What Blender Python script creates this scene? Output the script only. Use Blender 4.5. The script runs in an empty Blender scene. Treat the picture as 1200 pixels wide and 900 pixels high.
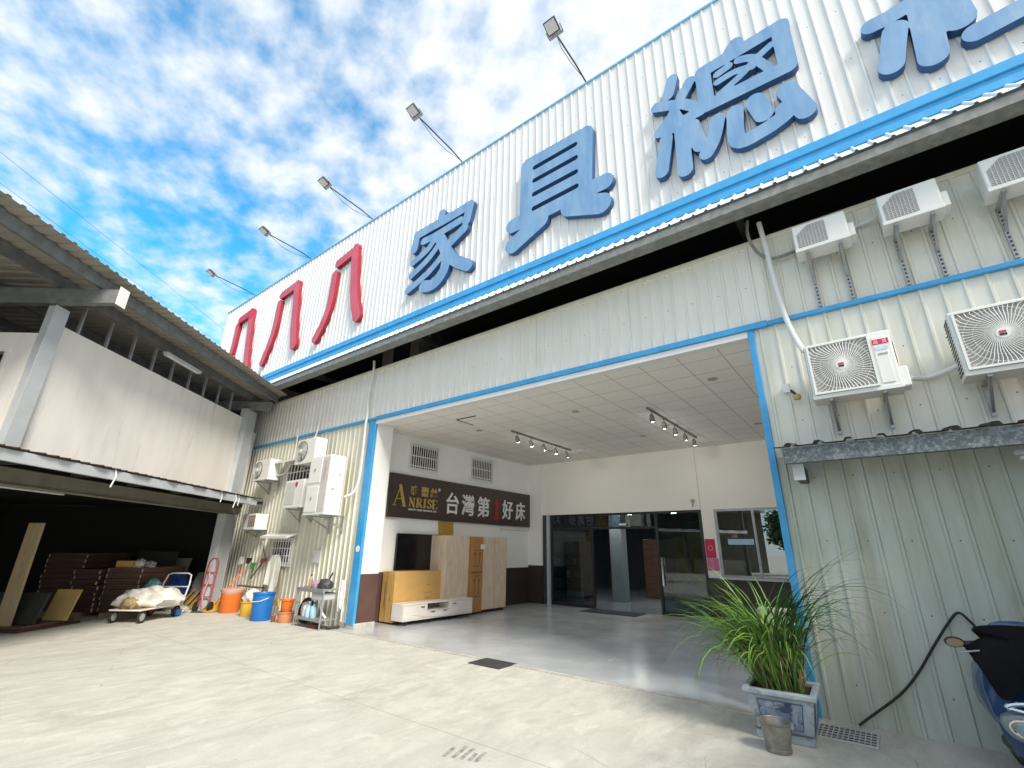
import bpy, bmesh, math, random
import numpy as np
from mathutils import Matrix, Vector
random.seed(7)
S = bpy.context.scene
COL = S.collection
R = math.radians

# ------------------------------------------------------------------ camera
YAW, PITCH, ROLL, FPX, CAM_H = R(-37.826), R(19.657), R(0.855), 543.70, 1.65
fw = Vector((math.sin(YAW)*math.cos(PITCH), math.cos(YAW)*math.cos(PITCH), math.sin(PITCH)))
rt = Vector((math.cos(YAW), -math.sin(YAW), 0))
up = rt.cross(fw)
r2 = math.cos(ROLL)*rt + math.sin(ROLL)*up
u2 = -math.sin(ROLL)*rt + math.cos(ROLL)*up
cd = bpy.data.cameras.new('camera')
cam = bpy.data.objects.new('camera', cd); COL.objects.link(cam)
cam.matrix_world = Matrix(((r2.x, u2.x, -fw.x, 0), (r2.y, u2.y, -fw.y, 0), (r2.z, u2.z, -fw.z, CAM_H), (0, 0, 0, 1)))
cd.sensor_width = 36; cd.lens = FPX/1200*36; cd.clip_start = 0.05; cd.clip_end = 3000
S.camera = cam

# ------------------------------------------------------------------ sky, sun, exposure
SUN_EL, SUN_AZ = R(42), R(110)      # azimuth clockwise from +Y (behind the camera, to its right)
w = bpy.data.worlds.new('World'); S.world = w; w.use_nodes = True
nt = w.node_tree; N = nt.nodes; LK = nt.links
for n in list(N): N.remove(n)
def nd(tree, typ, **kw):
    n = tree.nodes.new(typ)
    for k, v in kw.items():
        if k == 'inp':
            for a, b in v.items(): n.inputs[a].default_value = b
        else: setattr(n, k, v)
    return n
out = nd(nt, 'ShaderNodeOutputWorld'); bg = nd(nt, 'ShaderNodeBackground', inp={'Strength': 0.10})
sky = nd(nt, 'ShaderNodeTexSky', sky_type='NISHITA', sun_disc=False, sun_elevation=SUN_EL, sun_rotation=SUN_AZ, altitude=0, air_density=1.0, dust_density=0.4, ozone_density=2.0)
tint = nd(nt, 'ShaderNodeMix', data_type='RGBA', blend_type='MULTIPLY'); tint.inputs[0].default_value = 1.0
tint.inputs[7].default_value = (0.20, 1.16, 1.36, 1)
LK.new(sky.outputs[0], tint.inputs[6])
tc = nd(nt, 'ShaderNodeTexCoord'); sep = nd(nt, 'ShaderNodeSeparateXYZ'); LK.new(tc.outputs['Generated'], sep.inputs[0])
def mth(tree, op, a, b=None, c=None, clamp=False):
    n = nd(tree, 'ShaderNodeMath', operation=op, use_clamp=clamp)
    for i, q in enumerate((a, b, c)):
        if q is None: continue
        if isinstance(q, (int, float)): n.inputs[i].default_value = q
        else: tree.links.new(q, n.inputs[i])
    return n.outputs[0]
zz = mth(nt, 'ADD', mth(nt, 'MAXIMUM', sep.outputs[2], 0.0), 0.17)
cx = mth(nt, 'DIVIDE', sep.outputs[0], zz); cy = mth(nt, 'DIVIDE', sep.outputs[1], zz)
cmb = nd(nt, 'ShaderNodeCombineXYZ'); LK.new(cx, cmb.inputs[0]); LK.new(cy, cmb.inputs[1])
mp = nd(nt, 'ShaderNodeMapping'); mp.inputs['Rotation'].default_value = (0, 0, R(35)); mp.inputs['Scale'].default_value = (1.0, 1.1, 1.0); LK.new(cmb.outputs[0], mp.inputs[0])
n1 = nd(nt, 'ShaderNodeTexNoise', inp={'Scale': 10.0, 'Detail': 7.0, 'Roughness': 0.52, 'Distortion': 0.0}); LK.new(mp.outputs[0], n1.inputs['Vector'])
n2 = nd(nt, 'ShaderNodeTexNoise', inp={'Scale': 1.15, 'Detail': 3.0, 'Roughness': 0.5}); LK.new(mp.outputs[0], n2.inputs['Vector'])
# more cloud towards +X (right of the view), clearer towards -X
dirx = mth(nt, 'MULTIPLY', cx, 0.11)
val = mth(nt, 'ADD', mth(nt, 'ADD', mth(nt, 'MULTIPLY', n1.outputs[0], 0.95), mth(nt, 'MULTIPLY', n2.outputs[0], 0.72)), dirx)
rmp = nd(nt, 'ShaderNodeMapRange', interpolation_type='SMOOTHSTEP', inp={'From Min': 0.45, 'From Max': 0.97, 'To Min': 0.03, 'To Max': 1.0}); LK.new(val, rmp.inputs[0])
hz = nd(nt, 'ShaderNodeMapRange', interpolation_type='SMOOTHSTEP', inp={'From Min': 0.0, 'From Max': 0.30, 'To Min': 0.85, 'To Max': 0.0}); LK.new(sep.outputs[2], hz.inputs[0])
cloudf = mth(nt, 'MAXIMUM', rmp.outputs[0], hz.outputs[0])
mixc = nd(nt, 'ShaderNodeMix', data_type='RGBA'); LK.new(cloudf, mixc.inputs[0]); LK.new(tint.outputs[2], mixc.inputs[6])
mixc.inputs[7].default_value = (4.2, 4.3, 4.4, 1)
LK.new(mixc.outputs[2], bg.inputs[0]); LK.new(bg.outputs[0], out.inputs[0])

sd = bpy.data.lights.new('sun', 'SUN'); sd.energy = 2.0; sd.angle = R(18); sd.color = (1, 0.92, 0.80)
sun = bpy.data.objects.new('sun', sd); COL.objects.link(sun)
sdir = Vector((math.sin(SUN_AZ)*math.cos(SUN_EL), math.cos(SUN_AZ)*math.cos(SUN_EL), math.sin(SUN_EL)))
sun.rotation_euler = (-sdir).to_track_quat('-Z', 'Y').to_euler(); sun.location = (0, -10, 30)
S.view_settings.view_transform = 'Standard'; S.view_settings.look = 'None'
S.view_settings.exposure = 1.36; S.view_settings.gamma = 1.0; S.view_settings.use_curve_mapping = False
S.render.engine = 'CYCLES'
S.cycles.max_bounces = 8; S.cycles.diffuse_bounces = 5; S.cycles.glossy_bounces = 4; S.cycles.transparent_max_bounces = 12
S.cycles.use_denoising = True; S.cycles.sample_clamp_indirect = 6

# ------------------------------------------------------------------ helpers
def tag(o, label=None, cat=None, group=None, kind=None):
    if label: o['label'] = label
    if cat: o['category'] = cat
    if group: o['group'] = group
    if kind: o['kind'] = kind
    return o
def thing(name, label, cat, loc=(0, 0, 0), rotz=0, group=None):
    o = bpy.data.objects.new(name, None); COL.objects.link(o)
    o.empty_display_size = 0.2; o.location = loc; o.rotation_euler = (0, 0, rotz)
    return tag(o, label, cat, group)
def wmat(o):
    m = Matrix.Translation(o.location) @ Matrix.Rotation(o.rotation_euler.z, 4, 'Z')
    if o.rotation_euler.x or o.rotation_euler.y: m = Matrix.Translation(o.location) @ o.rotation_euler.to_matrix().to_4x4()
    return wmat(o.parent) @ m if o.parent else m
def copy_tree(o, parent=None):
    c = o.copy(); COL.objects.link(c)
    if parent is not None: c.parent = parent
    for ch in list(o.children): copy_tree(ch, c)
    return c
class MB:
    default = None
    def __init__(s, M=None): s.v = []; s.f = []; s.m = []; s.M = M or MB.default; s.mi = 0
    def add(s, vs, fs):
        b = len(s.v)
        for p in vs:
            p = Vector(p); s.v.append(tuple(s.M @ p) if s.M else tuple(p))
        for q in fs: s.f.append([b+i for i in q]); s.m.append(s.mi)
        return s
    def box(s, x0, x1, y0, y1, z0, z1):
        return s.add([(x0,y0,z0),(x1,y0,z0),(x1,y1,z0),(x0,y1,z0),(x0,y0,z1),(x1,y0,z1),(x1,y1,z1),(x0,y1,z1)],
                     [(0,3,2,1),(4,5,6,7),(0,1,5,4),(1,2,6,5),(2,3,7,6),(3,0,4,7)])
    def bar(s, p0, p1, a, b=None, upv=(0, 0, 1)):
        b = b or a; p0 = Vector(p0); p1 = Vector(p1); d = (p1-p0).normalized(); u = Vector(upv)
        if abs(d.dot(u)) > .98: u = Vector((1, 0, 0))
        x = d.cross(u).normalized(); y = x.cross(d)
        vs = [c + x*sx*a/2 + y*sy*b/2 for c in (p0, p1) for sx, sy in ((-1,-1),(1,-1),(1,1),(-1,1))]
        return s.add(vs, [(3,2,1,0),(4,5,6,7),(0,1,5,4),(1,2,6,5),(2,3,7,6),(3,0,4,7)])
    def cyl(s, p0, p1, r0, r1=None, n=14, caps=True):
        r1 = r0 if r1 is None else r1; p0 = Vector(p0); p1 = Vector(p1); d = (p1-p0).normalized()
        u = Vector((0, 0, 1)) if abs(d.z) < .95 else Vector((1, 0, 0)); x = d.cross(u).normalized(); y = d.cross(x)
        vs = [c + (x*math.cos(2*math.pi*i/n) + y*math.sin(2*math.pi*i/n))*r for c, r in ((p0, r0), (p1, r1)) for i in range(n)]
        fs = [(i, (i+1) % n, n+(i+1) % n, n+i) for i in range(n)]
        if caps: fs += [tuple(range(n))[::-1], tuple(range(n, 2*n))]
        return s.add(vs, fs)
    def tube(s, path, r, n=8, caps=True):
        P = [Vector(p) for p in path]; k = len(P); vs = []; x = None
        for i in range(k):
            d = (P[min(i+1, k-1)] - P[max(i-1, 0)]).normalized()
            if x is None:
                u = Vector((0, 0, 1)) if abs(d.z) < .9 else Vector((1, 0, 0)); x = d.cross(u).normalized()
            else: x = (x - d*x.dot(d)).normalized()
            y = d.cross(x); rr = r[i] if isinstance(r, (list, tuple)) else r
            vs += [P[i] + (x*math.cos(2*math.pi*j/n) + y*math.sin(2*math.pi*j/n))*rr for j in range(n)]
        fs = [(i*n+j, i*n+(j+1) % n, (i+1)*n+(j+1) % n, (i+1)*n+j) for i in range(k-1) for j in range(n)]
        if caps: fs += [tuple(range(n))[::-1], tuple(range((k-1)*n, k*n))]
        return s.add(vs, fs)
    def lathe(s, c, prof, n=28, sx=1, sy=1):
        c = Vector(c); vs = []
        for r, z in prof: vs += [c + Vector((r*sx*math.cos(2*math.pi*i/n), r*sy*math.sin(2*math.pi*i/n), z)) for i in range(n)]
        k = len(prof)
        fs = [(i*n+j, i*n+(j+1) % n, (i+1)*n+(j+1) % n, (i+1)*n+j) for i in range(k-1) for j in range(n)]
        if prof[0][0] > 1e-4: fs.append(tuple(range(n))[::-1])
        if prof[-1][0] > 1e-4: fs.append(tuple(range((k-1)*n, k*n)))
        return s.add(vs, fs)
    def poly(s, pts): return s.add(pts, [tuple(range(len(pts)))])
    def prism(s, pts, off):
        n = len(pts); off = Vector(off); vs = [Vector(p) for p in pts] + [Vector(p)+off for p in pts]
        return s.add(vs, [tuple(range(n))[::-1], tuple(range(n, 2*n))] + [(i, (i+1) % n, n+(i+1) % n, n+i) for i in range(n)])
    def sheet(s, u0, u1, v0, v1, fn, pitch=.19, phase=0, h=.018, rib=.022, sl=.012, both=0):
        """ribbed metal sheet: fn(u, v, offset) -> point; ribs of the given pitch along v"""
        us = []; k = math.floor((u0-phase)/pitch)-1
        while True:
            c = phase + k*pitch
            if c - rib > u1: break
            for du, hh in ((-rib/2-sl, 0), (-rib/2, h), (rib/2, h), (rib/2+sl, 0)):
                if u0 < c+du < u1: us.append((c+du, hh))
            mid = c + pitch/2
            k += 1
        us = [(u0, 0)] + us + [(u1, 0)]
        V = lambda u, v: v(u) if callable(v) else v
        vs = []
        for u, hh in us: vs += [fn(u, V(u, v0), hh), fn(u, V(u, v1), hh)]
        fs = [(2*i, 2*i+2, 2*i+3, 2*i+1) for i in range(len(us)-1)]
        return s.add(vs, fs)
    def build(s, name, mat, parent=None, at=None, bevel=0, local=False, smooth=35, seg=2):
        me = bpy.data.meshes.new(name)
        vs = [Vector(p) for p in s.v]
        if parent is not None and not local:
            iv = wmat(parent).inverted(); vs = [iv @ p for p in vs]
        elif at is not None: vs = [p - Vector(at) for p in vs]
        me.from_pydata([tuple(p) for p in vs], [], s.f); me.update()
        for m_ in (mat if isinstance(mat, (list, tuple)) else [mat]): me.materials.append(m_)
        for p, mi in zip(me.polygons, s.m): p.material_index = mi; p.use_smooth = True
        bm = bmesh.new(); bm.from_mesh(me); bmesh.ops.recalc_face_normals(bm, faces=bm.faces); bm.to_mesh(me); bm.free()
        me.set_sharp_from_angle(angle=R(smooth))
        o = bpy.data.objects.new(name, me); COL.objects.link(o)
        if parent is not None: o.parent = parent
        elif at is not None: o.location = at
        if bevel:
            b = o.modifiers.new('bevel', 'BEVEL'); b.width = bevel; b.segments = seg; b.limit_method = 'ANGLE'; b.angle_limit = R(40); b.harden_normals = False
        return o
def box(name, mat, b, parent=None, at=None, bevel=0, M=None):
    return MB(M).box(*b).build(name, mat, parent, at, bevel)

# ------------------------------------------------------------------ materials
def mat(name, c, rough=.6, metal=0, c2=None, scale=3.0, amt=.5, bump=0, bscale=40, stretch=(1, 1, 1), rvar=0, dirt=None, dscale=1.2, dlo=.58, dhi=.75, spec=.5, coat=0, screws=None):
    m = bpy.data.materials.new(name); m.use_nodes = True; t = m.node_tree; b = t.nodes['Principled BSDF']
    b.inputs['Roughness'].default_value = rough; b.inputs['Metallic'].default_value = metal; b.inputs['Specular IOR Level'].default_value = spec
    if coat: b.inputs['Coat Weight'].default_value = coat; b.inputs['Coat Roughness'].default_value = .12
    tcn = nd(t, 'ShaderNodeTexCoord'); mpn = nd(t, 'ShaderNodeMapping'); mpn.inputs['Scale'].default_value = stretch
    t.links.new(tcn.outputs['Object'], mpn.inputs[0])
    c = (*c, 1); c2 = (*c2, 1) if c2 else tuple(x*.86 for x in c[:3]) + (1,)
    nz = nd(t, 'ShaderNodeTexNoise', inp={'Scale': scale, 'Detail': 6.0, 'Roughness': .62}); t.links.new(mpn.outputs[0], nz.inputs['Vector'])
    rm = nd(t, 'ShaderNodeMapRange', inp={'From Min': .35, 'From Max': .68, 'To Min': 0., 'To Max': amt*2}); t.links.new(nz.outputs[0], rm.inputs[0])
    mx = nd(t, 'ShaderNodeMix', data_type='RGBA'); mx.inputs[6].default_value = c; mx.inputs[7].default_value = c2
    t.links.new(mth(t, 'MINIMUM', rm.outputs[0], 1.0), mx.inputs[0]); col = mx.outputs[2]
    if dirt:
        nz2 = nd(t, 'ShaderNodeTexNoise', inp={'Scale': dscale, 'Detail': 9.0, 'Roughness': .7, 'Distortion': .4}); t.links.new(mpn.outputs[0], nz2.inputs['Vector'])
        r2_ = nd(t, 'ShaderNodeMapRange', inp={'From Min': dlo, 'From Max': dhi, 'To Min': 0., 'To Max': .85}); t.links.new(nz2.outputs[0], r2_.inputs[0])
        m2 = nd(t, 'ShaderNodeMix', data_type='RGBA'); t.links.new(r2_.outputs[0], m2.inputs[0]); t.links.new(col, m2.inputs[6]); m2.inputs[7].default_value = (*dirt, 1); col = m2.outputs[2]
    if screws:
        px_, pz_, ox_ = screws; sp_ = nd(t, 'ShaderNodeSeparateXYZ'); t.links.new(tcn.outputs['Object'], sp_.inputs[0])
        fx = mth(t, 'MULTIPLY', mth(t, 'SUBTRACT', mth(t, 'FRACT', mth(t, 'DIVIDE', mth(t, 'ADD', sp_.outputs[0], 40*px_-ox_), px_)), .5), px_)
        fz = mth(t, 'MULTIPLY', mth(t, 'SUBTRACT', mth(t, 'FRACT', mth(t, 'DIVIDE', mth(t, 'ADD', sp_.outputs[2], 40*pz_), pz_)), .5), pz_)
        dd = mth(t, 'SQRT', mth(t, 'ADD', mth(t, 'MULTIPLY', fx, fx), mth(t, 'MULTIPLY', fz, fz)))
        ms_ = nd(t, 'ShaderNodeMix', data_type='RGBA'); t.links.new(mth(t, 'LESS_THAN', dd, .0085), ms_.inputs[0]); t.links.new(col, ms_.inputs[6]); ms_.inputs[7].default_value = (.16, .14, .12, 1); col = ms_.outputs[2]
        lap = mth(t, 'LESS_THAN', mth(t, 'FRACT', mth(t, 'DIVIDE', mth(t, 'ADD', sp_.outputs[0], 40*px_-ox_+.075), px_*5)), .004/px_/5*1.6)
        ml_ = nd(t, 'ShaderNodeMix', data_type='RGBA'); t.links.new(mth(t, 'MULTIPLY', lap, .6), ml_.inputs[0]); t.links.new(col, ml_.inputs[6]); ml_.inputs[7].default_value = (.30, .29, .27, 1); col = ml_.outputs[2]
    t.links.new(col, b.inputs['Base Color'])
    if rvar:
        t.links.new(mth(t, 'MULTIPLY_ADD', nz.outputs[0], rvar*2, rough-rvar), b.inputs['Roughness'])
    if bump:
        nb = nd(t, 'ShaderNodeTexNoise', inp={'Scale': bscale, 'Detail': 5.0}); t.links.new(mpn.outputs[0], nb.inputs['Vector'])
        bp = nd(t, 'ShaderNodeBump', inp={'Strength': bump, 'Distance': .02}); t.links.new(nb.outputs[0], bp.inputs['Height']); t.links.new(bp.outputs[0], b.inputs['Normal'])
    return m
def emis(name, c, s):
    m = bpy.data.materials.new(name); m.use_nodes = True; b = m.node_tree.nodes['Principled BSDF']
    b.inputs['Emission Color'].default_value = (*c, 1); b.inputs['Emission Strength'].default_value = s; b.inputs['Base Color'].default_value = (.8, .8, .8, 1)
    return m
def glass(name, tintc=(.75, .85, .88), refl=.12, rough=.0):
    m = bpy.data.materials.new(name); m.use_nodes = True; t = m.node_tree
    for n in list(t.nodes): t.nodes.remove(n)
    o = nd(t, 'ShaderNodeOutputMaterial'); tr = nd(t, 'ShaderNodeBsdfTransparent'); tr.inputs[0].default_value = (*tintc, 1)
    gl = nd(t, 'ShaderNodeBsdfGlossy', inp={'Roughness': rough}); gl.inputs[0].default_value = (.95, .97, 1, 1)
    lw = nd(t, 'ShaderNodeFresnel', inp={'IOR': 1.5}); mx = nd(t, 'ShaderNodeMixShader')
    t.links.new(mth(t, 'ADD', lw.outputs[0], refl, clamp=True), mx.inputs[0]); t.links.new(tr.outputs[0], mx.inputs[1]); t.links.new(gl.outputs[0], mx.inputs[2]); t.links.new(mx.outputs[0], o.inputs[0])
    return m
M = {}
M['sheet'] = mat('white_ribbed_metal', (.78, .765, .72), .42, c2=(.71, .70, .645), scale=1.4, stretch=(2.5, 2.5, .35), amt=.5, dirt=(.47, .45, .37), dscale=1.6, dlo=.60, dhi=.84, spec=.45, bump=.12, bscale=2.2, screws=(.38, .62, -.74+5.2))
M['sheet_sign'] = mat('sign_ribbed_metal', (.77, .78, .78), .42, c2=(.70, .71, .70), scale=1.2, stretch=(2, 2, .25), amt=.6, dirt=(.52, .50, .45), dscale=1.6, dlo=.60, dhi=.88, screws=(.352, .95, 1.05+7))
M['sheet_old'] = mat('cream_ribbed_metal', (.70, .69, .60), .5, c2=(.60, .59, .48), scale=1.6, stretch=(3, 3, .3), amt=.55, dirt=(.36, .33, .22), dscale=1.5, dlo=.62, dhi=.82)
M['sheet_right'] = mat('greenish_ribbed_metal', (.73, .725, .665), .45, c2=(.63, .63, .55), scale=1.5, stretch=(2.5, 2.5, .35), amt=.55, dirt=(.38, .37, .27), dscale=1.3, dlo=.58, dhi=.84, bump=.12, bscale=2.2, screws=(.38, .72, 0.01+5.2))
M['sheet_low'] = mat('shade_and_stain_ribbed_metal', (.54, .58, .53), .45, c2=(.44, .47, .39), scale=1.5, stretch=(2.5, 2.5, .35), amt=.6, dirt=(.22, .23, .15), dscale=1.5, dlo=.55, dhi=.82, bump=.12, bscale=2.2, screws=(.38, .72, 0.01+5.2))  # same cladding; greenish stain plus the canopy's shade mixed into the colour
M['blue'] = mat('sky_blue_paint', (.055, .36, .70), .4, c2=(.045, .29, .60), scale=4, amt=.5, dirt=(.25, .42, .52), dscale=2.5, dlo=.66, dhi=.8)
M['letter_blue'] = mat('faded_blue_letter', (.125, .27, .49), .55, c2=(.20, .35, .55), scale=1.6, amt=.7, dirt=(.33, .44, .55), dscale=2.2, dlo=.54, dhi=.78, bump=.05, stretch=(2.2, .5, 2))
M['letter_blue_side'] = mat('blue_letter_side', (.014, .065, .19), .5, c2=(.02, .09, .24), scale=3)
M['letter_red'] = mat('faded_red_letter', (.58, .11, .15), .55, c2=(.50, .08, .12), scale=1.6, amt=.6)
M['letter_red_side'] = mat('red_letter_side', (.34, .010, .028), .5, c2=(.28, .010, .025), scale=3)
M['letter_red_new'] = mat('fresh_red_letter', (.58, .012, .05), .5, c2=(.5, .012, .05), scale=3)
M['beam_grey'] = mat('shaded_grey_beam', (.20, .215, .215), .55, c2=(.14, .15, .15), scale=5, amt=.7)  # dark tone holds the shade under the shed roof
M['soffit'] = mat('galvanised_grey', (.27, .28, .27), .55, c2=(.18, .19, .18), scale=9, amt=.7, bump=.15, bscale=60)
M['galv'] = mat('mottled_galvanised_steel', (.25, .28, .29), .5, metal=.35, c2=(.11, .13, .14), scale=22, amt=.9, dirt=(.42, .45, .46), dscale=26, dlo=.55, dhi=.68, bump=.1)
M['dark'] = mat('dark_void', (.018, .018, .02), .9)
M['beige_dark'] = mat('dark_beige_plaster', (.32, .28, .22), .9, scale=2)  # plain dark beige, one colour wherever it is used
M['white_wall'] = mat('white_plaster', (.86, .86, .845), .85, c2=(.82, .82, .805), scale=1.2, amt=.4, bump=.05, dirt=(.6, .58, .54), dscale=.9, dlo=.66, dhi=.9)
M['cream_wall'] = mat('cream_plaster', (.86, .845, .80), .85, c2=(.82, .805, .76), scale=1.2, amt=.4, bump=.05)
M['wainscot'] = mat('dark_brown_wainscot', (.035, .024, .021), .5, c2=(.05, .036, .03), scale=2, amt=.4, stretch=(1, 1, .3))
M['wainscot_worn'] = mat('worn_brown_wainscot', (.085, .042, .034), .55, c2=(.11, .062, .05), scale=2, amt=.5, dirt=(.4, .36, .34), dscale=3.2, dlo=.68, dhi=.72)
M['white_paint'] = mat('white_paint', (.78, .78, .77), .45, c2=(.72, .72, .71), scale=3, amt=.4)
M['plastic_white'] = mat('off_white_plastic', (.76, .77, .75), .4, c2=(.70, .71, .68), scale=2.5, amt=.35, dirt=(.55, .53, .46), dscale=2.2, dlo=.68, dhi=.9)
M['grille'] = mat('grey_grille', (.58, .59, .58), .5)
M['grille_dark'] = mat('dark_grille_gap', (.06, .06, .065), .7)
M['louvre'] = mat('grey_louvre', (.40, .39, .38), .6, c2=(.31, .30, .295), scale=14)
M['steel'] = mat('grey_steel', (.40, .42, .44), .45, metal=.5, c2=(.32, .33, .34), scale=6, dirt=(.22, .15, .10), dscale=4, dlo=.64, dhi=.76)
M['steel_paint'] = mat('pale_grey_painted_steel', (.50, .53, .56), .5, c2=(.43, .46, .48), scale=3, amt=.5, dirt=(.34, .34, .32), dscale=2, dlo=.64, dhi=.8)
M['dark_steel'] = mat('dark_steel', (.06, .065, .07), .5, metal=.4, c2=(.09, .09, .09), scale=8)
M['rust'] = mat('rusty_sheet', (.10, .075, .055), .85, c2=(.045, .035, .03), scale=9, amt=.9, bump=.3)
M['black'] = mat('black_plastic', (.016, .016, .018), .45)
M['black_frame'] = mat('black_aluminium', (.02, .02, .022), .35)
M['rubber'] = mat('black_rubber', (.022, .022, .022), .75)
M['cloth_black'] = mat('black_cloth', (.004, .004, .006), .85, spec=.2, c2=(.007, .007, .010), scale=5, bump=.2, bscale=18)
M['screen'] = mat('dark_screen', (.006, .006, .007), .12, spec=.6)
M['sign_brown'] = mat('brown_sign_board', (.050, .030, .022), .30, c2=(.040, .024, .018), scale=1.4, amt=.5, stretch=(1, 6, .3), spec=.6)
M['gold'] = mat('gold_letter', (.62, .47, .17), .35, metal=.65, c2=(.5, .38, .13), scale=6)
M['white_letter'] = mat('white_letter', (.82, .82, .82), .5)
M['red_letter'] = mat('red_letter', (.40, .010, .012), .45)
M['card'] = mat('cardboard', (.62, .38, .13), .85, c2=(.56, .33, .10), scale=2.2, amt=.5, stretch=(1, 1, 2))
M['card_brown'] = mat('brown_cardboard', (.42, .215, .075), .85, c2=(.36, .18, .06), scale=2.4, amt=.5)
M['card_edge'] = mat('ochre_board', (.46, .29, .055), .7, c2=(.40, .25, .05), scale=2)
M['ward'] = mat('pale_wood_grain', (.74, .61, .48), .55, c2=(.58, .45, .33), scale=3.2, amt=.55, stretch=(6, 6, .9))
M['print_soft'] = mat('brown_print', (.34, .20, .07), .8)
M['print'] = mat('dark_print', (.17, .09, .035), .8)
M['tv_white'] = mat('white_lacquer', (.78, .75, .71), .35, c2=(.70, .66, .61), scale=4, amt=.3, stretch=(1, .5, 6))
M['oak_dark'] = mat('grey_oak', (.30, .25, .21), .6, scale=5, stretch=(1, .3, 5))
M['galv_bucket'] = mat('zinc_bucket', (.36, .34, .31), .42, metal=.55, c2=(.24, .23, .21), scale=9, amt=.8, dirt=(.16, .14, .12), dscale=6, dlo=.6, dhi=.75)
M['ceramic'] = mat('white_ceramic', (.47, .53, .57), .3, c2=(.32, .38, .42), scale=5, amt=.7, dirt=(.11, .12, .13), dscale=6.5, dlo=.56, dhi=.68)
M['ceramic_blue'] = mat('blue_painted_ceramic', (.40, .46, .54), .3, c2=(.20, .25, .36), scale=7, amt=.7, dirt=(.03, .045, .11), dscale=5.5, dlo=.52, dhi=.60)
M['ceramic_line'] = mat('grey_blue_glaze', (.09, .12, .18), .35)
M['soil'] = mat('dark_soil', (.035, .026, .02), .95, bump=.8, bscale=25)
M['leaf'] = mat('grass_blade', (.19, .32, .06), .5, c2=(.09, .20, .035), scale=3, amt=.7, spec=.35)
M['leaf_dark'] = mat('dark_grass_blade', (.05, .14, .03), .5, c2=(.025, .07, .02), scale=3, amt=.6)
M['straw'] = mat('dry_straw', (.48, .37, .19), .8, c2=(.28, .20, .10), scale=8, amt=.7)
M['stone'] = mat('mottled_stone', (.50, .48, .45), .8, c2=(.33, .31, .29), scale=9, amt=.8, bump=.3, bscale=20)
M['orange'] = mat('orange_plastic', (.72, .17, .025), .5, c2=(.62, .14, .02), scale=3, amt=.4)
M['orange_pale'] = mat('faded_orange_plastic', (.62, .27, .13), .6, c2=(.52, .22, .1), scale=3)
M['pink_bag'] = mat('pinkish_plastic_film', (.66, .42, .35), .45, c2=(.56, .33, .28), scale=6)
M['yellow'] = mat('yellow_plastic', (.68, .40, .05), .5, c2=(.58, .34, .05), scale=3)
M['bucket_blue'] = mat('blue_plastic', (.012, .17, .52), .4, c2=(.012, .14, .45), scale=3)
M['tarp'] = mat('blue_tarpaulin', (.015, .075, .30), .5, c2=(.012, .05, .22), scale=6, bump=.3, bscale=12)
M['sack'] = mat('white_plastic_sack', (.74, .73, .70), .5, c2=(.58, .56, .51), scale=5, amt=.7, bump=1.0, bscale=11)
M['coat'] = mat('white_cloth', (.74, .74, .70), .85, c2=(.62, .61, .55), scale=4, bump=.4, bscale=10)
M['wood'] = mat('pale_board', (.42, .33, .20), .75, c2=(.34, .26, .15), scale=3, stretch=(5, 5, .8))
M['ply'] = mat('plywood', (.52, .37, .14), .75, c2=(.45, .31, .11), scale=3)
M['boards'] = mat('dark_brown_laminate', (.15, .088, .058), .5, c2=(.09, .05, .033), scale=2.5, amt=.6, stretch=(.6, .6, 6))
M['boards_red'] = mat('reddish_brown_laminate', (.105, .045, .032), .45, c2=(.055, .024, .018), scale=2.5, amt=.6, stretch=(.6, .6, 6))
M['chip'] = mat('pale_chipped_edge', (.50, .45, .38), .9)
M['panel_dark'] = mat('dark_green_panel', (.028, .030, .024), .6)
M['board_grey'] = mat('grey_white_board', (.26, .26, .25), .7, c2=(.2, .2, .19), scale=2)
M['red'] = mat('red_paint', (.42, .04, .05), .5, c2=(.3, .05, .05), scale=5)
M['pink'] = mat('pink_plastic', (.60, .25, .32), .5)
M['green'] = mat('green_plastic', (.10, .34, .10), .5)
M['teal'] = mat('teal_plastic', (.16, .42, .43), .5)
M['purple'] = mat('mauve_cloth', (.42, .27, .40), .85, bump=.4)
M['olive'] = mat('olive_grey_beam', (.20, .195, .145), .6, c2=(.15, .145, .11), scale=3, amt=.5)
M['concrete_panel'] = mat('pale_precast_panel', (.84, .81, .77), .85, c2=(.76, .73, .69), scale=1.2, amt=.5, bump=.08, dirt=(.50, .47, .42), dscale=1.4, dlo=.56, dhi=.80, stretch=(2.5, 2.5, .4))
M['roof_under'] = mat('corrugated_roof_underside', (.36, .335, .29), .7, c2=(.29, .27, .235), scale=2, amt=.5)
M['shed_wall'] = mat('near_black_shed_interior', (.014, .014, .013), .9)  # even near-black for the shed's inner walls and upper floor
M['glass'] = glass('shop_glass', (.40, .49, .53), .04)
M['glass_win'] = glass('window_glass', (.42, .46, .46), .22)
M['lamp_on'] = emis('lit_lamp', (1, .96, .9), 60.0)
M['lamp_off'] = mat('lamp_lens', (.66, .67, .68), .25)
M['chrome'] = mat('chrome', (.72, .73, .74), .14, metal=1.0)
M['poster_red'] = mat('red_poster', (.60, .02, .09), .6)
M['poster_pink'] = mat('pink_poster', (.62, .15, .30), .6)
M['paper'] = mat('white_paper', (.80, .80, .79), .7)
M['sticker_blue'] = mat('pale_blue_sticker', (.40, .62, .78), .5)
M['scooter_blue'] = mat('scooter_blue_paint', (.012, .055, .16), .25, spec=.6, coat=.6)
M['scooter_grey'] = mat('scooter_grey_paint', (.26, .33, .36), .3, coat=.5)
M['mat'] = mat('dark_blue_mat', (.022, .03, .045), .9, bump=.3)
M['brick'] = mat('red_brick', (.25, .08, .05), .9, scale=10)
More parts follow.
